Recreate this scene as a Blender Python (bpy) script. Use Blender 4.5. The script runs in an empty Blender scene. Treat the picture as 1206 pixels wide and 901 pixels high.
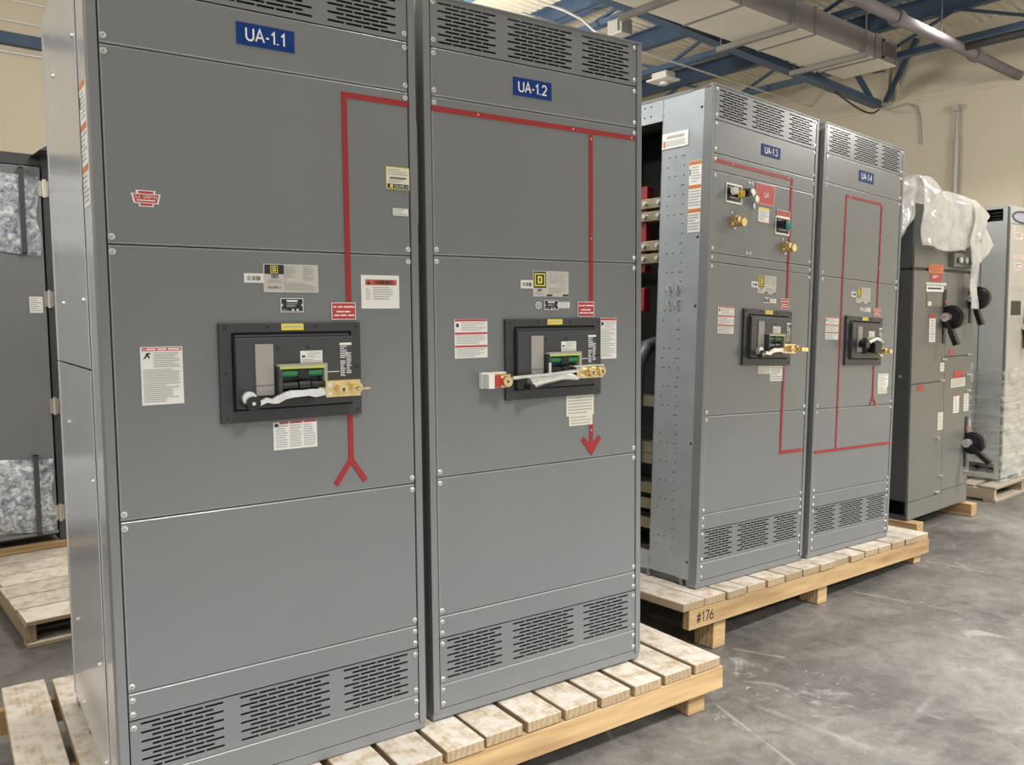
import bpy, bmesh, math, random
from math import sin, cos, pi, radians as R
from mathutils import Vector, Matrix
random.seed(7)
C = bpy.context.scene.collection

# ------------------------------------------------------------------ materials
def new_mat(name):
    m = bpy.data.materials.new(name); m.use_nodes = True
    return m, m.node_tree.nodes, m.node_tree.links, m.node_tree.nodes['Principled BSDF']

def flat(name, col, rough=.5, metal=0, spec=.5, emit=None):
    m, N, L, b = new_mat(name)
    b.inputs['Base Color'].default_value = (*col, 1)
    b.inputs['Roughness'].default_value = rough
    b.inputs['Metallic'].default_value = metal
    b.inputs['Specular IOR Level'].default_value = spec
    return m

def node(N, t, **kw):
    n = N.new(t)
    for k, v in kw.items(): setattr(n, k, v)
    return n

def ramp(N, stops):
    r = N.new('ShaderNodeValToRGB'); e = r.color_ramp.elements
    while len(e) < len(stops): e.new(.5)
    for i, (p, c) in enumerate(stops):
        e[i].position = p; e[i].color = (*c, 1) if len(c) == 3 else c
    return r

def noisy(name, c0, c1, scale=4, rough=.5, metal=0, spec=.5, bump=0, bscale=120, detail=4, stretch=(1, 1, 1), coat=0):
    m, N, L, b = new_mat(name)
    tc = N.new('ShaderNodeTexCoord'); mp = N.new('ShaderNodeMapping')
    mp.inputs['Scale'].default_value = stretch
    L.new(tc.outputs['Object'], mp.inputs['Vector'])
    nz = N.new('ShaderNodeTexNoise'); nz.inputs['Scale'].default_value = scale; nz.inputs['Detail'].default_value = detail
    L.new(mp.outputs['Vector'], nz.inputs['Vector'])
    r = ramp(N, [(.3, c0), (.7, c1)])
    L.new(nz.outputs['Fac'], r.inputs['Fac']); L.new(r.outputs['Color'], b.inputs['Base Color'])
    b.inputs['Roughness'].default_value = rough; b.inputs['Metallic'].default_value = metal
    b.inputs['Specular IOR Level'].default_value = spec
    b.inputs['Coat Weight'].default_value = coat; b.inputs['Coat Roughness'].default_value = .18
    if bump:
        n2 = N.new('ShaderNodeTexNoise'); n2.inputs['Scale'].default_value = bscale; n2.inputs['Detail'].default_value = 3
        L.new(mp.outputs['Vector'], n2.inputs['Vector'])
        bp = N.new('ShaderNodeBump'); bp.inputs['Strength'].default_value = bump; bp.inputs['Distance'].default_value = .002
        L.new(n2.outputs['Fac'], bp.inputs['Height']); L.new(bp.outputs['Normal'], b.inputs['Normal'])
    return m

def wood_mat(name, light, dark, dust=.4):
    """grain runs along local X of every board; each object gets its own tone"""
    m, N, L, b = new_mat(name)
    tc = N.new('ShaderNodeTexCoord'); oi = N.new('ShaderNodeObjectInfo')
    add = node(N, 'ShaderNodeVectorMath', operation='ADD')
    mul = node(N, 'ShaderNodeVectorMath', operation='SCALE'); mul.inputs['Scale'].default_value = 37
    comb = N.new('ShaderNodeCombineXYZ')
    for k in 'XYZ': L.new(oi.outputs['Random'], comb.inputs[k])
    L.new(comb.outputs[0], mul.inputs[0])
    L.new(tc.outputs['Object'], add.inputs[0]); L.new(mul.outputs[0], add.inputs[1])
    mp = N.new('ShaderNodeMapping'); mp.inputs['Scale'].default_value = (1.6, 16, 16)
    L.new(add.outputs[0], mp.inputs['Vector'])
    wv = node(N, 'ShaderNodeTexWave', wave_type='BANDS', bands_direction='Y')
    wv.inputs['Scale'].default_value = .9; wv.inputs['Distortion'].default_value = 7; wv.inputs['Detail'].default_value = 2; wv.inputs['Detail Scale'].default_value = .7
    L.new(mp.outputs[0], wv.inputs['Vector'])
    nz = N.new('ShaderNodeTexNoise'); nz.inputs['Scale'].default_value = 2.2; nz.inputs['Detail'].default_value = 6
    L.new(mp.outputs[0], nz.inputs['Vector'])
    mx = node(N, 'ShaderNodeMix', data_type='FLOAT'); mx.inputs[0].default_value = .68
    L.new(wv.outputs['Fac'], mx.inputs[2]); L.new(nz.outputs['Fac'], mx.inputs[3])
    r = ramp(N, [(.12, dark), (.75, light)])
    L.new(mx.outputs[0], r.inputs['Fac'])
    # worn dusty blotches
    n2 = N.new('ShaderNodeTexNoise'); n2.inputs['Scale'].default_value = 17; n2.inputs['Detail'].default_value = 8; n2.inputs['Roughness'].default_value = .7
    L.new(add.outputs[0], n2.inputs['Vector'])
    r2 = ramp(N, [(.36, (.15, .15, .15)), (.56, (1, 1, 1))]); L.new(n2.outputs['Fac'], r2.inputs['Fac'])
    ml = node(N, 'ShaderNodeMath', operation='MULTIPLY'); ml.inputs[1].default_value = dust
    ge = N.new('ShaderNodeNewGeometry'); sx = N.new('ShaderNodeSeparateXYZ'); L.new(ge.outputs['Normal'], sx.inputs[0])
    up = N.new('ShaderNodeMapRange'); up.inputs['From Min'].default_value = .3; up.inputs['From Max'].default_value = .9; up.inputs['To Min'].default_value = .02; L.new(sx.outputs[2], up.inputs['Value'])
    gt = node(N, 'ShaderNodeMath', operation='MULTIPLY'); L.new(r2.outputs['Color'], gt.inputs[0]); L.new(up.outputs[0], gt.inputs[1]); L.new(gt.outputs[0], ml.inputs[0])
    mc = node(N, 'ShaderNodeMix', data_type='RGBA'); mc.inputs[7].default_value = (.60, .56, .50, 1)
    L.new(ml.outputs[0], mc.inputs[0]); L.new(r.outputs['Color'], mc.inputs[6])
    hsv = N.new('ShaderNodeHueSaturation')
    mr = N.new('ShaderNodeMapRange'); mr.inputs['To Min'].default_value = .82; mr.inputs['To Max'].default_value = 1.12
    L.new(oi.outputs['Random'], mr.inputs['Value']); L.new(mr.outputs[0], hsv.inputs['Value'])
    L.new(mc.outputs[2], hsv.inputs['Color']); L.new(hsv.outputs[0], b.inputs['Base Color'])
    b.inputs['Roughness'].default_value = .75; b.inputs['Specular IOR Level'].default_value = .25
    bp = N.new('ShaderNodeBump'); bp.inputs['Strength'].default_value = .35; bp.inputs['Distance'].default_value = .002
    L.new(mx.outputs[0], bp.inputs['Height']); L.new(bp.outputs['Normal'], b.inputs['Normal'])
    return m

M = {}
M['paint'] = noisy('grey_enamel', (.170, .179, .184), (.190, .199, .204), scale=1.3, rough=.36, spec=.42, bump=.05, bscale=420, coat=.2)
M['post'] = noisy('grey_enamel_frame', (.18, .188, .194), (.205, .212, .218), scale=2, rough=.38, spec=.45)
M['hem_glint'] = noisy('panel_edge_glint', (.29, .30, .305), (.33, .34, .345), scale=3, rough=.28, metal=.3, spec=.6)  # lamp highlight along panel edges painted in as a paler, glossier tone
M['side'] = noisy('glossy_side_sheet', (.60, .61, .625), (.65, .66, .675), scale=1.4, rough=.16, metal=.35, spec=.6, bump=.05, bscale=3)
M['galv'] = noisy('galvanised_steel', (.36, .40, .425), (.42, .46, .485), scale=9, rough=.42, metal=.35)
M['dark_inside'] = flat('interior_shade', (.012, .012, .013), .6)  # black for added sheets that stand for the shade deep inside
M['screw'] = flat('zinc_screw', (.78, .78, .76), .28, .85)
M['groove'] = flat('gap_shade', (.02, .02, .022), .7)  # near-black stands for the shade in joints, slots and holes
M['red'] = flat('red_mimic_strip', (.34, .030, .030), .4, 0, .3)
M['white'] = flat('label_white', (.80, .79, .75), .45)
M['cream'] = flat('label_cream', (.74, .71, .58), .5)
M['ink'] = flat('label_print_grey', (.42, .42, .41), .5)
M['black'] = flat('label_black', (.015, .015, .018), .4)
M['lred'] = flat('label_red', (.50, .04, .045), .4)
M['orange'] = flat('label_orange', (.62, .19, .06), .45)
M['wred'] = flat('warning_header', (.50, .10, .05), .45)
M['blue'] = flat('sign_blue', (.007, .040, .190), .5, 0, .15)
M['yellow'] = flat('label_yellow', (.78, .66, .07), .4)
M['plate'] = flat('nameplate_aluminium', (.56, .54, .48), .4, .1)
M['bframe'] = flat('breaker_frame_plastic', (.040, .042, .045), .42)
M['bcover'] = flat('breaker_cover_plastic', (.047, .050, .054), .36)
M['bblack'] = flat('breaker_black', (.010, .010, .011), .35)
M['trip'] = flat('trip_unit_beige', (.36, .34, .30), .5)
M['green'] = flat('spring_green', (.03, .20, .08), .4)
M['lime'] = flat('yellow_green_edge', (.52, .55, .14), .35)
M['brass'] = noisy('brass', (.72, .55, .26), (.85, .68, .36), scale=40, rough=.25, metal=.9)
M['silver'] = noisy('bare_metal', (.70, .70, .68), (.85, .85, .83), scale=30, rough=.3, metal=.75)
M['bus'] = noisy('tinned_bus_bar', (.26, .23, .16), (.36, .32, .23), scale=8, rough=.4, metal=.7)
M['insul'] = flat('red_insulator', (.22, .015, .018), .45)
M['wood_deck'] = wood_mat('weathered_pallet_wood', (.44, .335, .21), (.27, .185, .105), .88)
M['wood_new'] = wood_mat('pine_timber', (.58, .40, .205), (.27, .155, .065), .06)
M['wood_grey'] = wood_mat('old_pallet_wood', (.48, .40, .29), (.27, .20, .13), .6)
M['wall'] = noisy('beige_wall_paint', (.60, .535, .41), (.64, .575, .445), scale=.8, rough=.6, spec=.25)
M['deck'] = noisy('cream_roof_deck', (.72, .66, .53), (.76, .70, .57), scale=2, rough=.55, spec=.3)
M['steel_blue'] = noisy('blue_steel_paint', (.045, .08, .135), (.062, .105, .17), scale=3, rough=.5)
M['pipe'] = noisy('purple_grey_pipe', (.15, .13, .135), (.20, .175, .18), scale=5, rough=.75, spec=.25)
M['duct_side'] = noisy('grey_duct_sheet', (.20, .19, .175), (.25, .235, .215), scale=3, rough=.5, metal=.2)
M['duct_bottom'] = noisy('duct_lit_underside', (.60, .56, .47), (.66, .61, .52), scale=3, rough=.5)  # paler than the duct sides: light on the underside put into the colour
M['conduit'] = flat('grey_conduit', (.42, .41, .38), .45, .3)
M['white_pipe'] = flat('white_conduit', (.72, .70, .64), .45)
M['cable'] = flat('dark_cable', (.03, .03, .03), .6)
M['encl'] = noisy('grey_enclosure_paint', (.18, .188, .194), (.205, .213, .22), scale=1.5, rough=.35, bump=.04, bscale=300)
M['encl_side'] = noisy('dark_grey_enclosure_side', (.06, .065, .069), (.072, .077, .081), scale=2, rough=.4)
M['encl_beige'] = noisy('warm_grey_enclosure_paint', (.165, .165, .150), (.185, .185, .168), scale=1.5, rough=.35)
M['encl_light'] = noisy('light_grey_enclosure_paint', (.52, .55, .54), (.55, .58, .57), scale=1.5, rough=.4)
M['encl_door'] = noisy('pale_enclosure_door', (.52, .50, .44), (.57, .55, .49), scale=1.5, rough=.35)
M['dkgrey'] = noisy('charcoal_enclosure_paint', (.05, .052, .055), (.065, .068, .072), scale=1.5, rough=.45)
M['hinge'] = flat('zinc_hinge', (.62, .58, .50), .3, .7)

def insulation_mat():
    m, N, L, b = new_mat('marbled_insulation')
    tc = N.new('ShaderNodeTexCoord')
    n1 = N.new('ShaderNodeTexNoise'); n1.inputs['Scale'].default_value = 26; n1.inputs['Detail'].default_value = 7; n1.inputs['Roughness'].default_value = .65; n1.inputs['Distortion'].default_value = .6
    L.new(tc.outputs['Object'], n1.inputs['Vector'])
    r = ramp(N, [(.34, (.12, .15, .20)), (.5, (.42, .45, .49)), (.62, (.80, .81, .82))])
    L.new(n1.outputs['Fac'], r.inputs['Fac']); L.new(r.outputs['Color'], b.inputs['Base Color'])
    b.inputs['Roughness'].default_value = .55
    bp = N.new('ShaderNodeBump'); bp.inputs['Strength'].default_value = .5; bp.inputs['Distance'].default_value = .006
    L.new(n1.outputs['Fac'], bp.inputs['Height']); L.new(bp.outputs['Normal'], b.inputs['Normal'])
    return m
M['batt'] = insulation_mat()

def film_mat(name, col, see, bump_scale, bump, stretch=(1, 1, 1), rough=.18, gloss=.25):
    """clouded plastic film: part clear, part scattering, part shiny"""
    m, N, L, b = new_mat(name)
    out = N['Material Output']
    tc = N.new('ShaderNodeTexCoord'); mp = N.new('ShaderNodeMapping'); mp.inputs['Scale'].default_value = stretch
    L.new(tc.outputs['Object'], mp.inputs['Vector'])
    nz = N.new('ShaderNodeTexNoise'); nz.inputs['Scale'].default_value = bump_scale; nz.inputs['Detail'].default_value = 5; nz.inputs['Distortion'].default_value = .8
    L.new(mp.outputs[0], nz.inputs['Vector'])
    bp = N.new('ShaderNodeBump'); bp.inputs['Strength'].default_value = bump; bp.inputs['Distance'].default_value = .02
    L.new(nz.outputs['Fac'], bp.inputs['Height'])
    df = N.new('ShaderNodeBsdfDiffuse'); df.inputs['Color'].default_value = (*col, 1); L.new(bp.outputs[0], df.inputs['Normal'])
    tl = N.new('ShaderNodeBsdfTranslucent'); tl.inputs['Color'].default_value = (*col, 1)
    gl = N.new('ShaderNodeBsdfGlossy'); gl.inputs['Roughness'].default_value = rough; L.new(bp.outputs[0], gl.inputs['Normal'])
    gl.inputs['Color'].default_value = (.9, .9, .9, 1)
    tr = N.new('ShaderNodeBsdfTransparent')
    a = N.new('ShaderNodeMixShader'); a.inputs[0].default_value = .4; L.new(df.outputs[0], a.inputs[1]); L.new(tl.outputs[0], a.inputs[2])
    g = N.new('ShaderNodeMixShader'); g.inputs[0].default_value = gloss; L.new(a.outputs[0], g.inputs[1]); L.new(gl.outputs[0], g.inputs[2])
    t = N.new('ShaderNodeMixShader')
    mr = N.new('ShaderNodeMapRange'); mr.inputs['From Min'].default_value = .35; mr.inputs['From Max'].default_value = .68
    mr.inputs['To Min'].default_value = max(0, see[0]); mr.inputs['To Max'].default_value = see[1]
    L.new(nz.outputs['Fac'], mr.inputs['Value']); L.new(mr.outputs[0], t.inputs[0])
    L.new(g.outputs[0], t.inputs[1]); L.new(tr.outputs[0], t.inputs[2]); L.new(t.outputs[0], out.inputs['Surface'])
    return m
M['sheet'] = film_mat('milky_plastic_sheet', (.90, .89, .86), (.06, .45), 6, 1.0, gloss=.16)
M['wrap'] = film_mat('clear_stretch_film', (.92, .92, .90), (1.0, .12), 4.0, 1.0, stretch=(1, 1, 5), rough=.12, gloss=.45)

def floor_mat():
    m, N, L, b = new_mat('stained_concrete')
    tc = N.new('ShaderNodeTexCoord'); P = tc.outputs['Object']
    def noise(s, d=5, rg=.55, dist=0, vec=None):
        n = N.new('ShaderNodeTexNoise'); n.inputs['Scale'].default_value = s; n.inputs['Detail'].default_value = d
        n.inputs['Roughness'].default_value = rg; n.inputs['Distortion'].default_value = dist
        L.new(vec or P, n.inputs['Vector']); return n.outputs['Fac']
    base = ramp(N, [(.3, (.09, .085, .077)), (.5, (.145, .137, .125)), (.7, (.21, .198, .18))])
    L.new(noise(.9, 8, .62, .5), base.inputs['Fac'])
    mott = ramp(N, [(.35, (.66, .66, .66)), (.65, (1.2, 1.2, 1.2))]); L.new(noise(9, 10, .75, .6), mott.inputs['Fac'])
    mm = node(N, 'ShaderNodeMix', data_type='RGBA', blend_type='MULTIPLY'); mm.inputs[0].default_value = 1
    L.new(base.outputs[0], mm.inputs[6]); L.new(mott.outputs[0], mm.inputs[7])
    # pale scuffs and plaster smears
    sc = ramp(N, [(.56, (0, 0, 0)), (.72, (1, 1, 1))]); L.new(noise(3.1, 9, .72, 1.8), sc.inputs['Fac'])
    gate = ramp(N, [(.47, (0, 0, 0)), (.6, (1, 1, 1))]); L.new(noise(.75, 3), gate.inputs['Fac'])
    g1 = node(N, 'ShaderNodeMath', operation='MULTIPLY'); L.new(sc.outputs[0], g1.inputs[0]); L.new(gate.outputs[0], g1.inputs[1])
    g2 = node(N, 'ShaderNodeMath', operation='MULTIPLY'); L.new(g1.outputs[0], g2.inputs[0]); g2.inputs[1].default_value = .75
    m2 = node(N, 'ShaderNodeMix', data_type='RGBA'); m2.inputs[7].default_value = (.40, .385, .36, 1)
    L.new(g2.outputs[0], m2.inputs[0]); L.new(mm.outputs[2], m2.inputs[6])
    for (sc_, thr, amt) in ((26, .66, .8), (70, .69, .6)):
        r = ramp(N, [(thr, (0, 0, 0)), (thr + .05, (amt, amt, amt))]); L.new(noise(sc_, 4, .6, 1.2), r.inputs['Fac'])
        gg = node(N, 'ShaderNodeMath', operation='MULTIPLY'); L.new(r.outputs[0], gg.inputs[0]); L.new(gate.outputs[0], gg.inputs[1])
        mx = node(N, 'ShaderNodeMix', data_type='RGBA'); mx.inputs[7].default_value = (.45, .43, .40, 1); L.new(gg.outputs[0], mx.inputs[0]); L.new(m2.outputs[2], mx.inputs[6]); m2 = mx
    dk = ramp(N, [(.34, (.70, .69, .68)), (.5, (1, 1, 1))]); L.new(noise(1.7, 9, .68, .8), dk.inputs['Fac'])
    mx = node(N, 'ShaderNodeMix', data_type='RGBA', blend_type='MULTIPLY'); mx.inputs[0].default_value = 1; L.new(m2.outputs[2], mx.inputs[6]); L.new(dk.outputs[0], mx.inputs[7]); m2 = mx
    # drag scratches: very stretched noise in three directions
    last = m2.outputs[2]
    for ang, sx, thr in ((20, .35, .735), (-48, .3, .74), (75, .4, .75)):
        mp = N.new('ShaderNodeMapping'); mp.inputs['Rotation'].default_value = (0, 0, R(ang)); mp.inputs['Scale'].default_value = (sx, 14, 1)
        L.new(P, mp.inputs['Vector'])
        r = ramp(N, [(thr - .03, (0, 0, 0)), (thr + .02, (.55, .55, .55))]); L.new(noise(1.6, 3, .5, 0, mp.outputs[0]), r.inputs['Fac'])
        mx = node(N, 'ShaderNodeMix', data_type='RGBA'); mx.inputs[7].default_value = (.42, .40, .37, 1)
        L.new(r.outputs[0], mx.inputs[0]); L.new(last, mx.inputs[6]); last = mx.outputs[2]
    # straight pale paint lines worn into the slab: a*x + b*y = c
    sep = N.new('ShaderNodeSeparateXYZ'); L.new(P, sep.inputs[0])
    for (ax, ay, bx, by, w, al) in FLINES:
        dx, dy = bx - ax, by - ay; ln = math.hypot(dx, dy); ux, uy = dx / ln, dy / ln
        def lin(kx, ky, c):
            a = node(N, 'ShaderNodeMath', operation='MULTIPLY'); L.new(sep.outputs[0], a.inputs[0]); a.inputs[1].default_value = kx
            q = node(N, 'ShaderNodeMath', operation='MULTIPLY_ADD'); L.new(sep.outputs[1], q.inputs[0]); q.inputs[1].default_value = ky; L.new(a.outputs[0], q.inputs[2])
            s = node(N, 'ShaderNodeMath', operation='ADD'); L.new(q.outputs[0], s.inputs[0]); s.inputs[1].default_value = c; return s.outputs[0]
        across = lin(-uy, ux, uy * ax - ux * ay); along = lin(ux, uy, -ux * ax - uy * ay)
        ab = node(N, 'ShaderNodeMath', operation='ABSOLUTE'); L.new(across, ab.inputs[0])
        lt = N.new('ShaderNodeMapRange'); lt.inputs['From Min'].default_value = w; lt.inputs['From Max'].default_value = w * .3; L.new(ab.outputs[0], lt.inputs['Value'])
        a1 = node(N, 'ShaderNodeMath', operation='GREATER_THAN'); L.new(along, a1.inputs[0]); a1.inputs[1].default_value = 0
        a2 = node(N, 'ShaderNodeMath', operation='LESS_THAN'); L.new(along, a2.inputs[0]); a2.inputs[1].default_value = ln
        p1 = node(N, 'ShaderNodeMath', operation='MULTIPLY'); L.new(a1.outputs[0], p1.inputs[0]); L.new(a2.outputs[0], p1.inputs[1])
        p2 = node(N, 'ShaderNodeMath', operation='MULTIPLY'); L.new(p1.outputs[0], p2.inputs[0]); L.new(lt.outputs[0], p2.inputs[1])
        br = ramp(N, [(.38, (al * .2,) * 3), (.6, (al, al, al))]); L.new(noise(5, 5, .6), br.inputs['Fac'])
        p3 = node(N, 'ShaderNodeMath', operation='MULTIPLY'); L.new(p2.outputs[0], p3.inputs[0]); L.new(br.outputs[0], p3.inputs[1])
        mx = node(N, 'ShaderNodeMix', data_type='RGBA'); mx.inputs[7].default_value = (.42, .40, .37, 1)
        L.new(p3.outputs[0], mx.inputs[0]); L.new(last, mx.inputs[6]); last = mx.outputs[2]
    L.new(last, b.inputs['Base Color'])
    rr = N.new('ShaderNodeMapRange'); rr.inputs['To Min'].default_value = .32; rr.inputs['To Max'].default_value = .6
    L.new(noise(2.2, 6), rr.inputs['Value']); L.new(rr.outputs[0], b.inputs['Roughness'])
    b.inputs['Specular IOR Level'].default_value = .4
    bp = N.new('ShaderNodeBump'); bp.inputs['Strength'].default_value = .12; bp.inputs['Distance'].default_value = .003
    L.new(noise(40, 4), bp.inputs['Height']); L.new(bp.outputs[0], b.inputs['Normal'])
    return m

# ------------------------------------------------------------------ mesh helpers
class MB:
    def __init__(s): s.v = []; s.f = []; s.m = []; s.sm = []
    def add(s, vs, fs, mi=0, smooth=False):
        o = len(s.v); s.v += [tuple(p) for p in vs]
        for f in fs: s.f.append([i + o for i in f]); s.m.append(mi); s.sm.append(smooth)
    def quad(s, a, b, c, d, mi=0, smooth=False): s.add([a, b, c, d], [(0, 1, 2, 3)], mi, smooth)
    def box(s, x0, x1, y0, y1, z0, z1, mi=0, bev=0):
        if x1 < x0: x0, x1 = x1, x0
        if y1 < y0: y0, y1 = y1, y0
        if z1 < z0: z0, z1 = z1, z0
        if bev:
            bm = bmesh.new(); bmesh.ops.create_cube(bm, size=1)
            for v in bm.verts: v.co = (x0 + (v.co.x + .5) * (x1 - x0), y0 + (v.co.y + .5) * (y1 - y0), z0 + (v.co.z + .5) * (z1 - z0))
            bmesh.ops.bevel(bm, geom=bm.edges[:], offset=bev, segments=2, profile=.6, affect='EDGES')
            s.bm(bm, mi); return
        s.add([(x0, y0, z0), (x1, y0, z0), (x1, y1, z0), (x0, y1, z0), (x0, y0, z1), (x1, y0, z1), (x1, y1, z1), (x0, y1, z1)],
              [(0, 3, 2, 1), (4, 5, 6, 7), (0, 1, 5, 4), (1, 2, 6, 5), (2, 3, 7, 6), (3, 0, 4, 7)], mi)
    def bm(s, bm, mi=0, smooth=False, mat=None):
        bm.verts.index_update()
        s.add([(mat @ v.co) if mat else v.co.copy() for v in bm.verts], [[v.index for v in f.verts] for f in bm.faces], mi, smooth); bm.free()
    def cyl(s, p0, p1, r0, r1=None, n=16, mi=0, caps=True, smooth=True):
        p0 = Vector(p0); p1 = Vector(p1); r1 = r0 if r1 is None else r1
        d = (p1 - p0).normalized(); u = d.orthogonal().normalized(); w = d.cross(u)
        a = [p0 + (u * cos(2 * pi * i / n) + w * sin(2 * pi * i / n)) * r0 for i in range(n)]
        b = [p1 + (u * cos(2 * pi * i / n) + w * sin(2 * pi * i / n)) * r1 for i in range(n)]
        s.add(a + b, [(i, (i + 1) % n, n + (i + 1) % n, n + i) for i in range(n)], mi, smooth)
        if caps: s.add(a, [list(range(n))[::-1]], mi); s.add(b, [list(range(n))], mi)
    def tube(s, pts, r, n=8, mi=0, caps=True):
        pts = [Vector(p) for p in pts]; rings = []; u = None
        for i, p in enumerate(pts):
            d = (pts[min(i + 1, len(pts) - 1)] - pts[max(i - 1, 0)]).normalized()
            u = d.orthogonal().normalized() if u is None else (u - d * u.dot(d)).normalized()
            w = d.cross(u); rr = r[i] if isinstance(r, (list, tuple)) else r
            rings.append([p + (u * cos(2 * pi * k / n) + w * sin(2 * pi * k / n)) * rr for k in range(n)])
        vs = [q for g in rings for q in g]; fs = []
        for i in range(len(pts) - 1):
            for k in range(n): fs.append((i * n + k, i * n + (k + 1) % n, (i + 1) * n + (k + 1) % n, (i + 1) * n + k))
        s.add(vs, fs, mi, True)
        if caps: s.add(rings[0], [list(range(n))[::-1]], mi); s.add(rings[-1], [list(range(n))], mi)
    def bar(s, p0, p1, w, h, mi=0, up=(0, 0, 1)):
        """rectangular bar from p0 to p1: w sideways, h along up"""
        p0 = Vector(p0); p1 = Vector(p1); d = (p1 - p0).normalized(); sd = d.cross(Vector(up)).normalized() * w / 2; u = sd.cross(d).normalized() * h / 2
        a = [p0 - sd - u, p0 + sd - u, p0 + sd + u, p0 - sd + u]; b = [q + (p1 - p0) for q in a]
        s.add(a + b, [(3, 2, 1, 0), (4, 5, 6, 7), (0, 1, 5, 4), (1, 2, 6, 5), (2, 3, 7, 6), (3, 0, 4, 7)], mi)
    def prism(s, poly, P, d0, d1, mi=0):
        """polygon in (u,v) extruded between depths d0 and d1; P(u,v,d) -> point"""
        n = len(poly); a = [P(u, v, d0) for u, v in poly]; b = [P(u, v, d1) for u, v in poly]
        s.add(a + b, [list(range(n)), list(range(n, 2 * n))[::-1]] + [(i, n + i, n + (i + 1) % n, (i + 1) % n) for i in range(n)], mi)
    def plate(s, P, u0, u1, v0, v1, holes, depth, mi=0):
        """sheet in the (u,v) plane with real rectangular openings, walls 'depth' deep"""
        cuts = sorted({v0, v1} | {h[2] for h in holes} | {h[3] for h in holes})
        for a, b in zip(cuts, cuts[1:]):
            if b - a < 1e-6: continue
            mid = (a + b) / 2
            hs = sorted((h[0], h[1]) for h in holes if h[2] < mid < h[3])
            x = u0
            for q0, q1 in hs + [(u1, u1)]:
                if q0 - x > 1e-6: s.quad(P(x, a, 0), P(q0, a, 0), P(q0, b, 0), P(x, b, 0), mi)
                x = max(x, q1)
        for a, b, c, d in holes:
            s.quad(P(a, c, 0), P(b, c, 0), P(b, c, depth), P(a, c, depth), mi); s.quad(P(a, d, 0), P(a, d, depth), P(b, d, depth), P(b, d, 0), mi)
            s.quad(P(a, c, 0), P(a, c, depth), P(a, d, depth), P(a, d, 0), mi); s.quad(P(b, c, 0), P(b, d, 0), P(b, d, depth), P(b, c, depth), mi)
        for (a, b, c, d) in ((u0, u1, v0, v0), (u0, u1, v1, v1), (u0, u0, v0, v1), (u1, u1, v0, v1)):
            s.quad(P(a, c, 0), P(b, c if a != b else d, 0), P(b, c if a != b else d, depth), P(a, c, depth), mi) if a != b else s.quad(P(a, c, 0), P(a, d, 0), P(a, d, depth), P(a, c, depth), mi)
    def text(s, txt, P, u, v, h, d, mi=0, align='CENTER', bold=0):
        vs, fs = text_mesh(txt, align, bold)
        s.add([P(u + x * h, v + y * h, d) for x, y in vs], fs, mi)
    def mesh(s, name, mats):
        me = bpy.data.meshes.new(name); me.from_pydata(s.v, [], s.f)
        for m in mats: me.materials.append(M[m] if isinstance(m, str) else m)
        me.polygons.foreach_set('material_index', s.m); me.polygons.foreach_set('use_smooth', s.sm)
        me.update(); return me
    def build(s, name, mats, parent=None, loc=None, label=None):
        if isinstance(mats, str): mats = [mats]
        return link(name, s.mesh(name, mats), parent, loc, label)

def _arc(cx, cy, rx, ry, a0, a1, n=8): return [(cx + rx * cos(R(a0 + (a1 - a0) * k / n)), cy + ry * sin(R(a0 + (a1 - a0) * k / n))) for k in range(n + 1)]
GLY = {' ': (.32, []), '.': (.14, [[(.0, -.5), (.0, -.40)]]), '-': (.30, [[(0, -.10), (.26, -.10)]]),
 'U': (.66, [[(0, .5)] + _arc(.31, -.19, .31, .31, 180, 360) + [(.62, .5)]]), 'A': (.72, [[(0, -.5), (.35, .5), (.70, -.5)], [(.13, -.16), (.57, -.16)]]),
 '1': (.40, [[(.04, .24), (.26, .48), (.26, -.5)]]), '2': (.58, [_arc(.27, .22, .26, .28, 165, -30) + [(.30, -.18), (.02, -.46), (.56, -.46)]]),
 '3': (.58, [_arc(.26, .25, .25, .25, 150, -80) + [(.22, .01)], [(.22, .01)] + _arc(.26, -.24, .27, .26, 85, -155)]), '4': (.60, [[(.43, -.5), (.43, .48), (.0, -.20), (.58, -.20)]]),
 'W': (.96, [[(0, .5), (.22, -.5), (.46, .46), (.70, -.5), (.92, .5)]]), 'R': (.66, [[(0, -.5), (0, .5), (.34, .5)] + _arc(.34, .25, .26, .25, 90, -90) + [(0, 0)], [(.34, 0), (.62, -.5)]]),
 'N': (.68, [[(0, -.5), (0, .5), (.62, -.5), (.62, .5)]]), 'I': (.12, [[(.02, -.5), (.02, .5)]]), 'G': (.74, [_arc(.36, 0, .36, .5, 40, 320, 14) + [(.68, -.06), (.38, -.06)]]),
 'S': (.60, [_arc(.28, .25, .27, .25, 30, 250, 10) + _arc(.29, -.25, .28, .25, 80, -150, 10)]), 'Q': (.76, [_arc(.36, 0, .36, .5, 0, 360, 18), [(.46, -.28), (.72, -.54)]]),
 'E': (.58, [[(.54, .5), (0, .5), (0, -.5), (.56, -.5)], [(0, .02), (.48, .02)]]), 'D': (.68, [[(0, -.5), (0, .5), (.26, .5)] + _arc(.26, 0, .38, .5, 90, -90, 10) + [(0, -.5)]]),
 'F': (.54, [[(.52, .5), (0, .5), (0, -.5)], [(0, .02), (.44, .02)]]), '7': (.56, [[(0, .46), (.54, .46), (.2, -.5)]]),
 '6': (.58, [[(.46, .46), (.14, .16)] + _arc(.28, -.22, .27, .27, 150, 510, 14)]), '#': (.66, [[(.14, -.5), (.28, .5)], [(.40, -.5), (.54, .5)], [(.0, .18), (.64, .18)], [(.0, -.18), (.6, -.18)]])}
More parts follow.
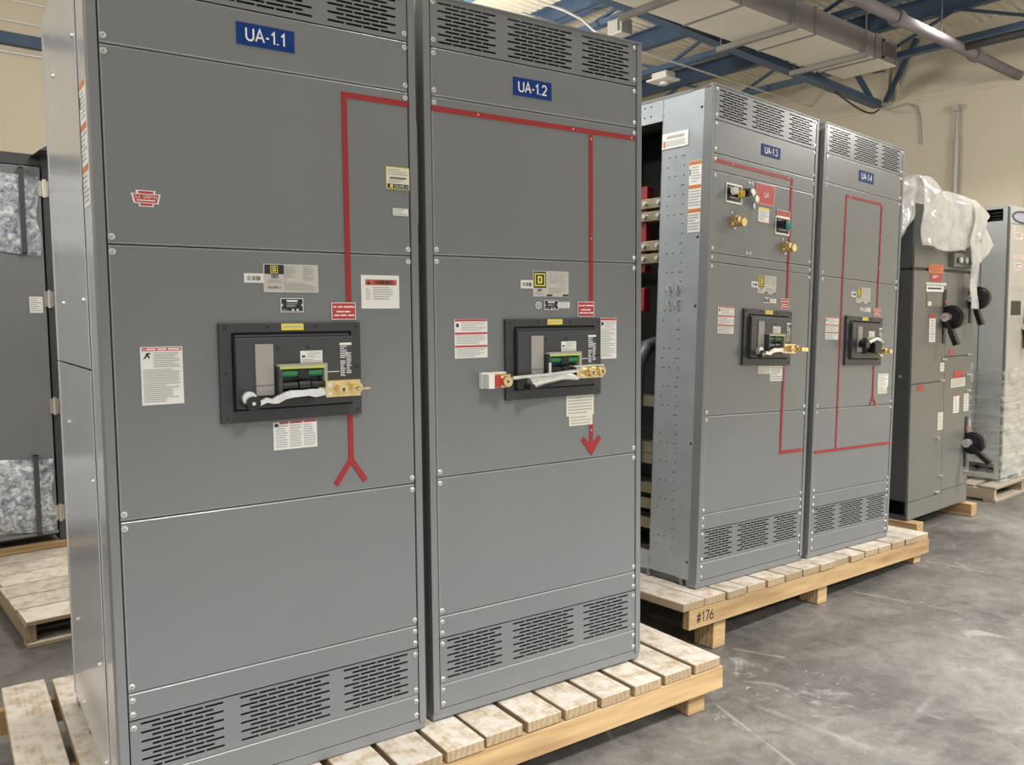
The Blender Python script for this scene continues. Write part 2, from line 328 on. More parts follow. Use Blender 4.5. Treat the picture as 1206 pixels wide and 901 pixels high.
def stroke(pl, w):
    """constant-width ribbon along a polyline, as quads"""
    pts = [Vector((a, b)) for a, b in pl]; closed = (pts[0] - pts[-1]).length < 1e-4; out = []; n = len(pts)
    L_, R_ = [], []
    for i, p in enumerate(pts):
        a = pts[i - 1] if i else (pts[-2] if closed else None); b = pts[i + 1] if i < n - 1 else (pts[1] if closed else None)
        d0 = (p - a).normalized() if a is not None else None; d1 = (b - p).normalized() if b is not None else None
        if d0 is None: d0 = d1
        if d1 is None: d1 = d0
        n0 = Vector((-d0.y, d0.x)); n1 = Vector((-d1.y, d1.x)); m = n0 + n1
        m = m.normalized() if m.length > 1e-3 else n0; k = max(.45, m.dot(n0)); L_.append(p + m * w / 2 / k); R_.append(p - m * w / 2 / k)
    vs = [tuple(q) for q in L_ + R_]; return vs, [(i, n + i, n + i + 1, i + 1) for i in range(n - 1)]
def text_mesh(t, align, th):
    th = th or .13; vs, fs, x = [], [], 0
    for ch in t:
        adv, pls = GLY[ch]
        for pl in pls:
            v, f = stroke(pl, th); o = len(vs); vs += [(a + x, b) for a, b in v]; fs += [[k + o for k in q] for q in f]
        x += adv + .16
    x -= .16; return [(a - x / 2, b) for a, b in vs], fs

def link(name, me, parent=None, loc=None, label=None):
    o = bpy.data.objects.new(name, me); C.objects.link(o)
    if parent: o.parent = parent
    if loc is not None: o.location = loc
    if label: o['label'] = label
    return o
def thing(name, label, cat, loc=(0, 0, 0), rot=(0, 0, 0), group=None):
    o = bpy.data.objects.new(name, None); C.objects.link(o); o.location = loc; o.rotation_euler = rot
    o.empty_display_size = .1
    return tag(o, label, cat, group)
def tag(o, label, cat, group=None):
    o['label'] = label; o['category'] = cat
    if group: o['group'] = group
    return o
def struct(name, mb, mats, label=None):
    o = mb.build(name, mats); o['kind'] = 'structure'
    if label: o['label'] = label
    return o

# mapping of (u, v, depth-out-of-surface) to local points
FRONT = lambda u, v, d: (u, -d, v)          # faces -Y
def LEFT(x): return lambda u, v, d: (x - d, u, v)   # faces -X, u = local y (mirrored for reading left->right from outside)

# ------------------------------------------------------------------ stickers
def sticker(name, parent, u0, u1, v0, v1, bg, items, P=FRONT, base=.0004, th=.0012, label=None, border=None):
    """items: ('r',u0,u1,v0,v1,mat) | ('l',u0,u1,v0,v1,n,mat) | ('t',text,u,v,h,mat) in 0..1 of the label"""
    mats = [bg]; mb = MB()
    def mi(k):
        if k not in mats: mats.append(k)
        return mats.index(k)
    W, H = u1 - u0, v1 - v0; Q = lambda u, v, d: P(u0 + u * W, v0 + v * H, d)
    def slab(a, b, c, d, t0, t1, k): mb.prism([(a, c), (b, c), (b, d), (a, d)], Q, t1, t0, mi(k))
    slab(0, 1, 0, 1, base - .0006, base + th, bg); t = base + th
    if border:
        slab(0, 1, 0, 1, base, t + .0001, border); bx, by = .0022 / abs(W), .0022 / abs(H); t += .0003; slab(bx, 1 - bx, by, 1 - by, base, t, bg)
    rnd = random.Random(sum(map(ord, name)) + int(u0 * 991))
    for it in items:
        t += .00012
        if it[0] == 'r': slab(it[1], it[2], it[3], it[4], base, t + .0002, it[5])
        elif it[0] == 'p': mb.prism(it[1], Q, t + .0002, base, mi(it[2]))
        elif it[0] == 'l':
            _, a, b, c, d, n, k = it; st = (d - c) / n
            for i in range(n):
                z = d - (i + .62) * st; x1 = a + (b - a) * rnd.choice((1, 1, .93, .96, .6, .78)); slab(a, x1, z, z + st * .42, base, t + .0002, k)
        elif it[0] == 't': mb.text(it[1], P, u0 + it[2] * W, v0 + it[3] * H, it[4], t + .0006, mi(it[5]), it[6] if len(it) > 6 else 'CENTER', it[7] if len(it) > 7 else 0)
    return mb.build(name, mats, parent, label=label)

def three_header(name, parent, u0, u1, v0, v1, P=FRONT, head='lred'):
    it = []
    for k in range(3):
        b = 1 - k / 3
        it += [('r', .01, .99, b - .055, b - .005, head), ('l', .2 if k == 0 else .05, .95, b - .31, b - .075, 6, 'ink')]
    it += [('r', .05, .12, .80, .89, 'black')]
    return sticker(name, parent, u0, u1, v0, v1, 'white', it, P)

MAN = [('p', [(.06, .80), (.10, .80), (.155, .845), (.20, .80), (.22, .815), (.18, .87), (.24, .885), (.235, .90), (.15, .90), (.10, .835)], 'black')]

# ------------------------------------------------------------------ switchgear section
W, HT, DEP, PO = .862, 2.30, .90, .026
SEAMS = dict(vt=(2.146, 2.30), lab=(1.995, 2.146), up=(1.497, 1.995), brk=(.779, 1.497), low=(.316, .779), strip=(.24, .316), vb=(.084, .24), base=(0, .084))
SHARED = {}

def vent_slots(z0, z1):
    out = []; rows = 11; pz = (z1 - z0) / rows
    for (a, b, n) in ((.028, .250, 4), (.292, .565, 5), (.607, .830, 4)):
        p = (b - a) / n
        for r in range(rows):
            zc = z1 - (r + .5) * pz
            cnt = n if r % 2 == 0 else n - 1; off = 0 if r % 2 == 0 else p * .5
            for k in range(cnt):
                x = a + off + k * p; out.append((x, x + p - .0052, zc - .0031, zc + .0031))
    return out

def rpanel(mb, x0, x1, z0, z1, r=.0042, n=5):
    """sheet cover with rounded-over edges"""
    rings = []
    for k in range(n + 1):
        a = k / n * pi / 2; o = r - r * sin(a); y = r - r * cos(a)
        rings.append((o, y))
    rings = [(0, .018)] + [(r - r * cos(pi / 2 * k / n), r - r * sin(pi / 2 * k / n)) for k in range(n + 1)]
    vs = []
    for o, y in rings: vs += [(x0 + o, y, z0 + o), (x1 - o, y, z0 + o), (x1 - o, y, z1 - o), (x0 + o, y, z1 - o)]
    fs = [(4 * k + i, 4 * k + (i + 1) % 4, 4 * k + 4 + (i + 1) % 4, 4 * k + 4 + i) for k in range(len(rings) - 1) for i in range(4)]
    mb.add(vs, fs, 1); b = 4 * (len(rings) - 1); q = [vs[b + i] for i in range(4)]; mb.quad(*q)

def panel_mesh(key):
    if key in SHARED: return SHARED[key]
    mb = MB(); z0, z1 = SEAMS[key]; g = .0012
    P = lambda u, v, d: (u, d, v)
    if key == 'vt': mb.plate(P, .001, W - .001, z0 + g, z1, vent_slots(2.158, 2.289), .002)
    elif key == 'vb': mb.plate(P, .001, W - .001, z0 + g, z1 - g, vent_slots(.097, .234), .002)
    else:
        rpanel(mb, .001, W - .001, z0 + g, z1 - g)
    SHARED[key] = mb.mesh('panel', ['paint', 'hem_glint']); return SHARED[key]

def screw_mesh():
    if 'screw' not in SHARED:
        mb = MB(); mb.cyl((0, .002, 0), (0, -.0016, 0), .0082, n=14); mb.cyl((0, -.0016, 0), (0, -.0052, 0), .0066, .0040, n=14)
        mb.cyl((0, -.0052, 0), (0, -.0054, 0), .0022, n=6, mi=1)
        SHARED['screw'] = mb.mesh('screw', ['screw', 'groove'])
    return SHARED['screw']

def add_screws(panel, key):
    z0, z1 = SEAMS[key]; zs = [z0 + .019, z1 - .019]
    if key == 'vt': zs = [z0 + .022, z1 - .016]
    for x in (.0105, W - .0095):
        for z in zs: link('screw', screw_mesh(), panel, (x, 0, z))

def cabinet(label, loc, yaw, tilt, covered=False, openside=False, keys=('vt', 'lab', 'up', 'brk', 'low', 'strip', 'vb', 'base')):
    t = thing('switchgear_cabinet', label, 'electrical cabinet', loc, (0, tilt, yaw), 'grey switchgear cabinets')
    # frame
    f = MB(); x0, x1 = -PO, W + PO
    for xa, xb in ((x0, -.0025), (W + .0025, x1)):
        f.box(xa, xb, -.002, .045, -.01, HT, 0, bev=.002)
        f.box(xa, xb, DEP - .05, DEP, -.01, HT, 0)
    f.box(-.0025, .0005, .006, .03, 0, HT, 1); f.box(W - .0005, W + .0025, .006, .03, 0, HT, 1)
    f.box(x0, x1, .01, DEP, HT - .012, HT + .001, 0)                                # roof sheet
    f.box(x0, x1, -.004, .02, HT, HT + .006, 0)
    f.box(x0, x1, .004, .06, -.035, -.002, 0, bev=.003)                             # floor sill
    f.box(x0, x1, DEP - .06, DEP, -.035, -.002, 0)
    f.box(x0 + .022, x0 + .05, .07, DEP - .07, -.035, -.004, 0); f.box(x1 - .05, x1 - .022, .07, DEP - .07, -.035, -.004, 0)
    for y in (.085, .29, .6): f.box(x0 + .001, x0 + .022, y, y + .014, -.035, -.003, 0)
    f.box(x0, x1, DEP - .004, DEP, 0, HT, 0)                                        # back
    f.box(x1 - .003, x1 - .001, .02, DEP, 0, HT, 0)                                 # right side
    for z0, z1 in SEAMS.values(): f.box(.01, W - .01, .012, .02, z0 - .006, z0 + .006, 1)
    for z in (2.13, .26): f.box(.0, W, .16, .165, z - .03 if z > 1 else .0, HT - .02 if z > 1 else z, 1)  # dark sheets behind the vents stand for the unlit interior
    if not openside: f.box(.0, .003, .02, DEP, 0, HT, 1)
    f.build('frame', ['post', 'groove'], t)
    # left flange
    fl = MB(); g = LEFT(x0)
    if openside:
        big = [(.052, .064, z, z + .012) for z in (2.20, 1.605, 1.285, .64, .075)]
        fl.plate(lambda u, v, d: (x0 + d, u, v), .045, .118, -.004, HT, big, .004)
        fl.box(x0 + .006, x0 + .008, .05, .115, .01, HT - .02, 1)
        fl.build('side_flange', ['galv', 'groove'], t)
        holes = []
        for i in range(42):
            z = 2.00 - i * .0455
            for (y, m_) in ((.150, 1), (.162, 3), (.202, 2), (.238, 2), (.248, 4)):
                if (i % m_) == (0 if m_ < 4 else 1) and not (y > .19 and i % 5 == 3): holes.append((y - .0042, y + .0042, z - .0026, z + .0026))
        for i in range(52): holes.append((.280, .2835, .06 + i * .043, .064 + i * .043))
        pc = MB(); pc.plate(lambda u, v, d: (x0 + .002 + d, u, v), .1195, .290, .0, HT, holes, .004)
        pc.box(x0 + .010, x0 + .012, .125, .288, .02, HT - .02, 1); pc.box(x0 + .002, x0 + .03, .286, .290, 0, HT, 0)
        for z in (1.385, 1.315):
            for y in (.215, .165): pc.box(x0 - .012, x0 + .002, y - .006, y + .006, z, z + .008, 2); pc.box(x0 - .014, x0 - .010, y - .006, y + .006, z - .02, z + .008, 2)
        pc.build('perforated_column', ['galv', 'groove', 'silver'], t)
        ra = MB(); ra.plate(lambda u, v, d: (x0 + .002 + d, u, v), .290, DEP, 2.185, HT, [(y, y + .008, z, z + .008) for y in (.36, .40, .44, .6, .7) for z in (2.215, 2.262)], .004)
        ra.plate(lambda u, v, d: (x0 + .002 + d, u, v), .290, DEP, -.004, .09, [(y, y + .008, .03, .038) for y in (.36, .42, .6)], .004)
        ra.box(x0 + .002, x0 + .02, DEP - .06, DEP, 0, HT, 0)
        ra.build('side_rail', ['galv'], t)
    else:
        fl.plate(lambda u, v, d: (x0 + d, u, v), .045, .175, -.004, HT, [(.05, .056, z, z + .012) for z in (1.52, 1.15)], .004)
        fl.build('side_flange', ['side'], t)
        sp = MB()
        if covered:
            for z0, z1 in ((.002, 1.168), (1.172, HT)):
                sp.box(x0 - .004, x0 - .001, .170, DEP - .012, z0, z1, 0, bev=.0012)
                sp.box(x0 - .006, x0 - .001, DEP - .02, DEP - .004, z0, z1, 0)
            for y, z in ((.2, 2.06), (.64, 2.06), (.66, 1.36), (.215, 1.36), (.67, .98), (.2, .86), (.7, .32), (.2, .05), (.66, .05), (.25, .32)):
                sp.cyl((x0 - .004, y, z), (x0 - .010, y, z), .007, .005, n=10, mi=1)
        else:
            sp.box(x0 - .001, x0 + .001, .2, DEP - .012, .002, HT, 0)
        sp.build('side_panel', ['side', 'screw'], t)
    for k in keys:
        nm = {'vt': 'vent_panel', 'vb': 'vent_panel'}.get(k, 'cover_panel')
        add_screws(link(nm, panel_mesh(k), t), k)
    return t

def strip_line(t, segs, w=.0165):
    """segs: ((x0,z0),(x1,z1), rivets)"""
    for q_, (a, b, rv) in enumerate(segs):
        mb = MB(); dx, dz = b[0] - a[0], b[1] - a[1]; ln = math.hypot(dx, dz); nx, nz = -dz / ln * w / 2, dx / ln * w / 2
        mb.prism([(a[0] - nx, a[1] - nz), (b[0] - nx, b[1] - nz), (b[0] + nx, b[1] + nz), (a[0] + nx, a[1] + nz)], FRONT, .0022 + q_ * .0003, -.0004)
        for f in rv: mb.cyl(FRONT(a[0] + dx * f, a[1] + dz * f, .0024), FRONT(a[0] + dx * f, a[1] + dz * f, .0042), .0034, .002, n=8, mi=1)
        mb.build('mimic_strip', ['red', 'screw'], t)

def blue_sign(t, txt, x0, x1, z0, z1):
    sticker('name_sign', t, x0, x1, z0, z1, 'blue', [('t', txt, .5, .5, (z1 - z0) * .545, 'white', 'CENTER', .155)], th=.0022)

def d_logo(u0, u1, v0, v1, aspect):
    """square emblem with a letter D, on its black field"""
    cu, cv = (u0 + u1) / 2, (v0 + v1) / 2; h = (v1 - v0) * .40; w = h * aspect
    it = [('r', u0, u1, v0, v1, 'black'), ('r', cu - w, cu + w, cv - h, cv + h, 'yellow'), ('r', cu - w * .80, cu + w * .80, cv - h * .80, cv + h * .80, 'black')]
    a, b = .46, .58; o = lambda k, l: (cu + w * k, cv + h * l)
    it.append(('p', [o(-a, -b), o(a * .6, -b), o(a, -b * .6), o(a, b * .6), o(a * .6, b), o(-a, b)], 'yellow'))
    it.append(('p', [o(-a * .35, -b * .5), o(a * .3, -b * .5), o(a * .3, b * .5), o(-a * .35, b * .5)], 'black'))
    return it

def nameplate(t, x0, x1, z0, z1, style):
    asp = (z1 - z0) / (x1 - x0)
    if style == 1:
        it = d_logo(.02, .365, .64, .97, asp) + [('t', 'QED', .20, .565, .0085, 'black', 'CENTER', .2), ('l', .06, .33, .32, .46, 3, 'ink'), ('t', 'SQUARE D', .19, .17, .0062, 'black')]
        it += [('l', .40, .58, .52, .95, 6, 'ink'), ('l', .72, .92, .42, .95, 7, 'ink'), ('l', .40, .95, .06, .36, 5, 'ink'), ('r', .375, .38, .05, .95, 'ink')]
    else:
        it = d_logo(.02, .36, .34, .97, asp) + [('t', 'QED', .18, .25, .0075, 'black', 'CENTER', .2), ('l', .06, .33, .06, .16, 2, 'ink'), ('l', .44, .70, .5, .95, 6, 'ink'), ('l', .74, .95, .4, .95, 6, 'ink'), ('l', .44, .95, .14, .36, 3, 'ink'), ('r', .38, .53, .02, .09, 'black'), ('r', .84, .99, .02, .09, 'black')]
    sticker('nameplate', t, x0, x1, z0, z1, 'plate', it, th=.0016)

def black_tag(t, x0, x1, z0, z1):
    sticker('rating_tag', t, x0, x1, z0, z1, 'black', [('r', .26, .74, .72, .86, 'white'), ('p', [(.0, .5), (.09, .6), (.09, .4)], 'white'), ('p', [(1, .5), (.91, .6), (.91, .4)], 'white'),
            ('l', .25, .75, .34, .64, 3, 'ink'), ('r', .48, .58, .10, .22, 'white'), ('r', .68, .78, .10, .22, 'white'), ('l', .06, .34, .08, .22, 2, 'ink')], th=.002, border='silver')

def red_plate(t, x0, x1, z0, z1):
    it = []
    for z, ss in ((.74, ((.07, .2), (.26, .45), (.50, .93))), (.46, ((.20, .5), (.53, .76))), (.25, ((.10, .32), (.36, .60), (.66, .92)))):
        for a, b in ss: it.append(('r', a, b, z - .035, z + .045, 'white'))
    sticker('breaker_name_plate', t, x0, x1, z0, z1, 'lred', it, th=.003, border='white')

def plain_notice(t, x0, x1, z0, z1, bg='white', n=7, name='notice_sticker', head=None):
    it = [('l', .06, .94, .06, .94 if not head else .86, n, 'ink')]
    if head: it.append(('r', .02, .98, .91, .985, head))
    sticker(name, t, x0, x1, z0, z1, bg, it)

def barcode(t, x0, x1, z0, z1):
    it = [('r', .14 + k * .045, .14 + k * .045 + (.026 if k % 3 else .012), .25, .72, 'black' if k % 2 else 'ink') for k in range(16) if k not in (5, 10)]
    sticker('barcode_sticker', t, x0, x1, z0, z1, 'white', it)

# ------------------------------------------------------------------ draw-out breaker with key interlocks
def breaker(t, kind):
    fr = MB(); X0, X1, Z0, Z1 = .265, .680, 1.016, 1.292; a0, a1, b0, b1 = .297, .650, 1.049, 1.267
    for (x0, x1, z0, z1) in ((X0, a0, Z0, Z1), (a1, X1, Z0, Z1), (a0, a1, Z0, b0), (a0, a1, b1, Z1)):
        fr.box(x0, x1, -.013, 0, z0, z1, 0)
    for x, z in ((.281, 1.279), (.400, 1.281), (.54, 1.281), (.667, 1.279), (.281, 1.155), (.281, 1.030), (.667, 1.16), (.667, 1.030)):
        fr.cyl((x, -.013, z), (x, -.0145, z), .0045, n=10, mi=1)
    fr.box(a0, a1, -.003, -.001, b0, b1, 1)
    B = fr.build('circuit_breaker', ['bframe', 'groove'], t, label='black bezel of the breaker')
    cv = MB(); cv.box(.303, .645, -.030, -.002, 1.0545, 1.2525, 0, bev=.004); cv.box(.306, .642, -.018, -.002, 1.2525, 1.2600, 0, bev=.002)
    for x in (.421, .508): cv.cyl((x, -.030, 1.222), (x, -.0305, 1.222), .0052, n=12, mi=1)
    cv.build('breaker_cover', ['bcover', 'groove'], B)
    tu = MB(); tu.box(.356, .407, -.0345, -.029, 1.119, 1.234, 0, bev=.001); tu.box(.356, .407, -.0345, -.029, 1.090, 1.1175, 0, bev=.001)
    for k in range(3): tu.cyl((.368 + k * .0145, -.0345, 1.108), (.368 + k * .0145, -.0352, 1.108), .0035, n=8, mi=1)
    tu.box(.366, .398, -.0352, -.034, 1.095, 1.0975, 1)
    tu.build('trip_unit', ['trip', 'ink'], B)
    # operator window
    w0, w1, y0 = .413, .556, -.058
    wi = MB()
    wi.box(w0, w1, y0, -.028, 1.170, 1.176, 2); wi.box(w0 + .004, w1 - .006, y0 - .001, y0 + .01, 1.163, 1.170, 1)
    wi.box(w0, w0 + .010, y0, -.028, 1.086, 1.170, 0); wi.box(w1 - .010, w1, y0, -.028, 1.086, 1.170, 2); wi.box(w0, w1, y0, -.028, 1.084, 1.090, 0)
    wi.box(w0 + .010, w1 - .010, -.031, -.029, 1.09, 1.163, 3)
    wi.build('operator_window', ['bcover', 'lime', 'trip', 'bblack'], B)
    gr = MB(); gr.cyl((w0 + .011, -.040, 1.150), (w1 - .011, -.040, 1.150), .0115, n=16); gr.box(.470, .502, -.054, -.036, 1.137, 1.160, 1)
    gr.build('charge_indicator', ['green', 'bblack'], B)
    ro = MB()
    for a, b in ((w0 + .012, .468), (.472, .505), (.509, w1 - .012)): ro.cyl((a, -.043, 1.114), (b, -.043, 1.114), .0145 if a != .472 else .0165, n=16)
    ro.build('push_roller', ['bblack'], B)
    sticker('approval_label', B, .486, .552, 1.1775, 1.212, 'white', [('r', .07, .22, .45, .62, 'black'), ('l', .3, .95, .4, .92, 4, 'ink'), ('l', .06, .95, .06, .32, 2, 'ink')], base=.0300)
    sticker('yellow_label', B, .439, .504, 1.2715, 1.2905, 'yellow', [('l', .08, .92, .3, .7, 1, 'ink')], base=.0132)
    it = [('r', .0, 1, .92, .985, 'white')] + [('l', .02, .6, .55, .9, 7, 'white'), ('l', .02, .45, .05, .5, 10, 'white'), ('l', .55, .95, .12, .72, 12, 'white')]
    sticker('rating_text', B, .606, .643, 1.128, 1.234, 'bcover', it, base=.0300)
    ln = MB(); ln.box(.560, .602, -.034, -.029, 1.1475, 1.150); ln.build('pointer_line', ['silver'], B)
    # ---- lever / padlock bar and key interlock
    def lock_cyl(mb, x, z, y=-.085, r=.0165):
        mb.cyl((x, y + .022, z), (x, y - .012, z), r, n=20); mb.cyl((x, y - .012, z), (x, y - .015, z), r * .82, n=20)
        mb.cyl((x, y - .015, z), (x, y - .0155, z), .004, n=8, mi=1); mb.box(x - .0012, x + .0012, y - .0165, y - .015, z - .009, z + .002, 1)
    lk = MB()
    if kind in (1, 3):
        lo = .541 if kind == 1 else .515
        lk.box(lo, lo + .108, -.078, -.030, 1.078, 1.126, 0, bev=.002)
        lk.cyl((lo + .012, -.078, 1.113), (lo + .012, -.081, 1.113), .006, n=8, mi=2); lk.cyl((lo + .012, -.078, 1.089), (lo + .012, -.081, 1.089), .006, n=8, mi=2)
        lock_cyl(lk, lo + .046, 1.101); lock_cyl(lk, lo + .090, 1.103)
        lk.box(lo + .084, lo + .125, -.108, -.104, 1.098, 1.104, 0)       # key in the second lock
        if kind == 3: lk.box(lo + .10, lo + .165, -.115, -.095, 1.088, 1.112, 0, bev=.004)
        lk.box(lo - .016, lo + .002, -.066, -.05, 1.096, 1.106, 2)
        lv = MB()
        lv.cyl((.325, -.074, 1.088), (.325, -.056, 1.088), .019, n=20, mi=0); lv.cyl((.333, -.082, 1.074), (.333, -.060, 1.074), .0195, n=20, mi=1)
        lv.cyl((.333, -.084, 1.074), (.333, -.082, 1.074), .005, n=10, mi=0)
        top = [(.330, 1.082), (.352, 1.079), (.372, 1.088), (.388, 1.083), (.404, 1.092), (.424, 1.100), (.440, 1.104), (.478, 1.103), (.500, 1.105), (.538, 1.103)]
        bot = [(.546, 1.086), (.512, 1.081), (.492, 1.086), (.448, 1.084), (.424, 1.080), (.404, 1.070), (.388, 1.070), (.372, 1.074), (.352, 1.066), (.335, 1.066)]
        lv.prism(top + bot, FRONT, .076, .064, 0)
        und = [(.350, 1.066), (.404, 1.072), (.448, 1.083), (.512, 1.080), (.505, 1.066), (.420, 1.060)]
        lv.prism(und, FRONT, .070, .034, 1)
        lv.build('charging_lever', ['silver', 'bblack'], B)
    elif kind == 2:
        lk.box(.520, .640, -.075, -.030, 1.082, 1.124, 0, bev=.003); lk.box(.505, .640, -.080, -.03, 1.124, 1.128, 2)
        lock_cyl(lk, .575, 1.104); lock_cyl(lk, .618, 1.106)
        lk.cyl((.54, -.075, 1.118), (.54, -.08, 1.118), .008, n=10, mi=2); lk.cyl((.545, -.075, 1.09), (.545, -.08, 1.09), .007, n=10, mi=2)
        lv = MB()
        lv.tube([(.255, -.066, 1.096), (.40, -.070, 1.101), (.53, -.072, 1.110)], .0065, n=10, mi=0)
        lv.box(.402, .409, -.075, -.068, 1.098, 1.142, 0)
        tube = [(.318, -.078, 1.074), (.345, -.08, 1.080), (.375, -.08, 1.083), (.41, -.08, 1.087), (.45, -.08, 1.092), (.485, -.08, 1.092), (.52, -.08, 1.084)]
        lv.tube(tube, [.020, .017, .013, .012, .011, .012, .007], n=12, mi=0)
        lv.cyl((.316, -.098, 1.064), (.316, -.060, 1.064), .011, n=14, mi=1)
        lv.prism([(.34, 1.066), (.50, 1.084), (.47, 1.074), (.40, 1.060), (.35, 1.056)], FRONT, .076, .034, 1)
        lv.build('charging_lever', ['silver', 'bblack'], B)
        l2 = MB(); l2.box(.166, .190, -.060, -.004, 1.064, 1.112, 0, bev=.002); l2.box(.190, .212, -.063, -.004, 1.067, 1.107, 1); l2.box(.212, .252, -.060, -.004, 1.067, 1.110, 2, bev=.002)
        l2.cyl((.226, -.055, 1.087), (.226, -.085, 1.087), .0175, n=20, mi=2); l2.cyl((.226, -.085, 1.087), (.226, -.086, 1.087), .004, n=8, mi=3)
        l2.box(.164, .262, -.018, -.001, 1.062, 1.115, 0)
        l2.build('key_interlock', ['white', 'lred', 'brass', 'groove'], B, label='white and red lock box with one brass cylinder')
    else:
        lk.box(.520, .600, -.075, -.030, 1.082, 1.118, 0, bev=.002); lock_cyl(lk, .566, 1.100); lk.box(.585, .618, -.11, -.08, 1.086, 1.110, 0, bev=.004)
        lk.box(.53, .56, -.082, -.075, 1.070, 1.080, 2)
        lv = MB(); lv.box(.436, .520, -.095, -.03, 1.088, 1.148, 1, bev=.006)
        for k in range(4): lv.box(.440, .516, -.098, -.094, 1.094 + k * .013, 1.100 + k * .013, 1)
        lv.tube([(.352, -.075, 1.140), (.40, -.085, 1.150), (.45, -.09, 1.168), (.49, -.09, 1.162), (.54, -.085, 1.150)], [.014, .011, .010, .013, .008], n=10, mi=0)
        lv.cyl((.345, -.10, 1.134), (.345, -.055, 1.140), .022, n=18, mi=1); lv.box(.33, .40, -.085, -.05, 1.120, 1.145, 1, bev=.004)
        lv.build('charging_lever', ['silver', 'bblack'], B)
    lk.build('key_interlock', ['brass', 'groove', 'silver'], B, label='brass key interlock')

# ------------------------------------------------------------------ the four cabinets
C1 = cabinet('nearest large grey switchgear cabinet with blue UA-1.1 sign and red keystone sticker', (.592, 2.297, .252), R(-5.55), 0, covered=True)
C2 = cabinet('grey switchgear cabinet with blue UA-1.2 sign and red downward arrow', (1.538, 2.217, .257), R(-6.2), 0)
TIL = .041
C3 = cabinet('grey switchgear cabinet with blue UA-1.3 sign, control knobs and an open perforated side', (3.144, 2.387, .310), 0, TIL, openside=True, keys=('vt', 'lab', 'brk', 'low', 'strip', 'vb', 'base'))
C4 = cabinet('farthest grey switchgear cabinet, with blue UA-1.4 sign and red rectangle of strips', (4.104, 2.380, .2705), R(.1), TIL)

blue_sign(C1, 'UA-1.1', .343, .505, 2.051, 2.110)
blue_sign(C2, 'UA-1.2', .312, .470, 2.041, 2.100)
blue_sign(C3, 'UA-1.3', .373, .536, 2.043, 2.098)
blue_sign(C4, 'UA-1.4', .354, .520, 2.049, 2.109)

# cabinet 1
strip_line(C1, [((.643, 1.958), (.862, 1.958), ()), ((.651, 1.966), (.651, 1.345), ()), ((.647, 1.016), (.647, .872), ()),
                ((.650, .882), (.596, .806), ()), ((.644, .882), (.692, .809), ())])
KS = [(.16, 1), (.84, 1), (.82, .80), (1, .80), (.92, .19), (.77, .19), (.74, 0), (.26, 0), (.23, .19), (.08, .19), (0, .80), (.18, .80)]
sc = lambda k: [(.5 + (u - .5) * k, .5 + (v - .5) * k) for u, v in KS]
ks = MB(); PK = lambda u, v, d: FRONT(.060 + u * .072, 1.596 + v * .042, d)
ks.prism(KS, PK, .0014, 0, 0)
ks.prism([(.24, .94), (.76, .94), (.74, .80), (.26, .80)], PK, .002, 0, 1); ks.prism([(.31, .06), (.69, .06), (.71, .20), (.29, .20)], PK, .002, 0, 1)
ks.prism([(.07, .74), (.93, .74), (.86, .26), (.14, .26)], PK, .002, 0, 1)
ks.text('S.A. GRIFFIN', PK, .5, .58, 0, 0, 0) if False else ks.text('S.A. GRIFFIN', FRONT, .096, 1.6205, .0074, .0024, 0)
ks.prism([(.18, .42), (.82, .42), (.81, .35), (.19, .35)], PK, .0022, 0, 0)
ks.build('keystone_sticker', ['white', 'lred'], C1)
sticker('yellow_label', C1, .782, .861, 1.697, 1.764, 'cream', [('l', .08, .92, .62, .92, 3, 'ink'), ('r', .16, .86, .48, .54, 'black'), ('l', .1, .9, .28, .46, 2, 'ink'), ('r', .05, .95, .04, .24, 'black'),
        ('r', .16, .28, .06, .22, 'yellow'), ('t', 'SQUARE D', .62, .14, .0072, 'white')], border='yellow')
plain_notice(C1, .803, .855, 1.618, 1.640, n=3)
nameplate(C1, .396, .557, 1.379, 1.459, 1); barcode(C1, .342, .396, 1.405, 1.431); black_tag(C1, .443, .510, 1.323, 1.363); red_plate(C1, .595, .672, 1.300, 1.351)
sticker('warning_label', C1, .692, .819, 1.333, 1.434, 'white', [('r', .11, .93, .70, .87, 'wred'), ('p', [(.14, .725), (.24, .725), (.19, .84)], 'black'), ('t', 'WARNING', .59, .785, .0108, 'black', 'CENTER', .22), ('l', .12, .24, .25, .62, 5, 'ink'), ('l', .3, .85, .25, .66, 6, 'ink')])
sticker('danger_label', C1, .066, .171, 1.080, 1.233, 'white', [('r', .04, .97, .93, .985, 'lred'), ('p', [(.07, .94), (.11, .94), (.09, .975)], 'white'), ('r', .14, .36, .945, .97, 'white'), ('r', .40, .62, .945, .97, 'white'), ('r', .66, .93, .945, .97, 'white'),
        ('l', .30, .93, .64, .91, 8, 'ink'), ('l', .05, .93, .04, .62, 17, 'ink')] + MAN)
sticker('danger_label', C1, .411, .541, .928, 1.008, 'white', [('r', .14, .34, .93, .995, 'lred'), ('r', .37, .66, .93, .995, 'lred'), ('r', .69, .99, .93, .995, 'lred'), ('l', .05, .32, .06, .88, 10, 'ink'), ('l', .37, .64, .06, .88, 10, 'ink'), ('l', .69, .96, .06, .88, 10, 'ink'), ('r', .03, .11, .84, .95, 'black')])
breaker(C1, 1)
def flange_label(c, y0, y1, z0, z1):
    three_header('warning_label', c, y1, y0, z0, z1, LEFT(-PO), 'orange')
flange_label(C1, .055, .150, 1.60, 1.92); flange_label(C2, .05, .155, 1.60, 1.92); flange_label(C3, .046, .117, 1.635, 1.965); flange_label(C4, .05, .155, 1.60, 1.92)

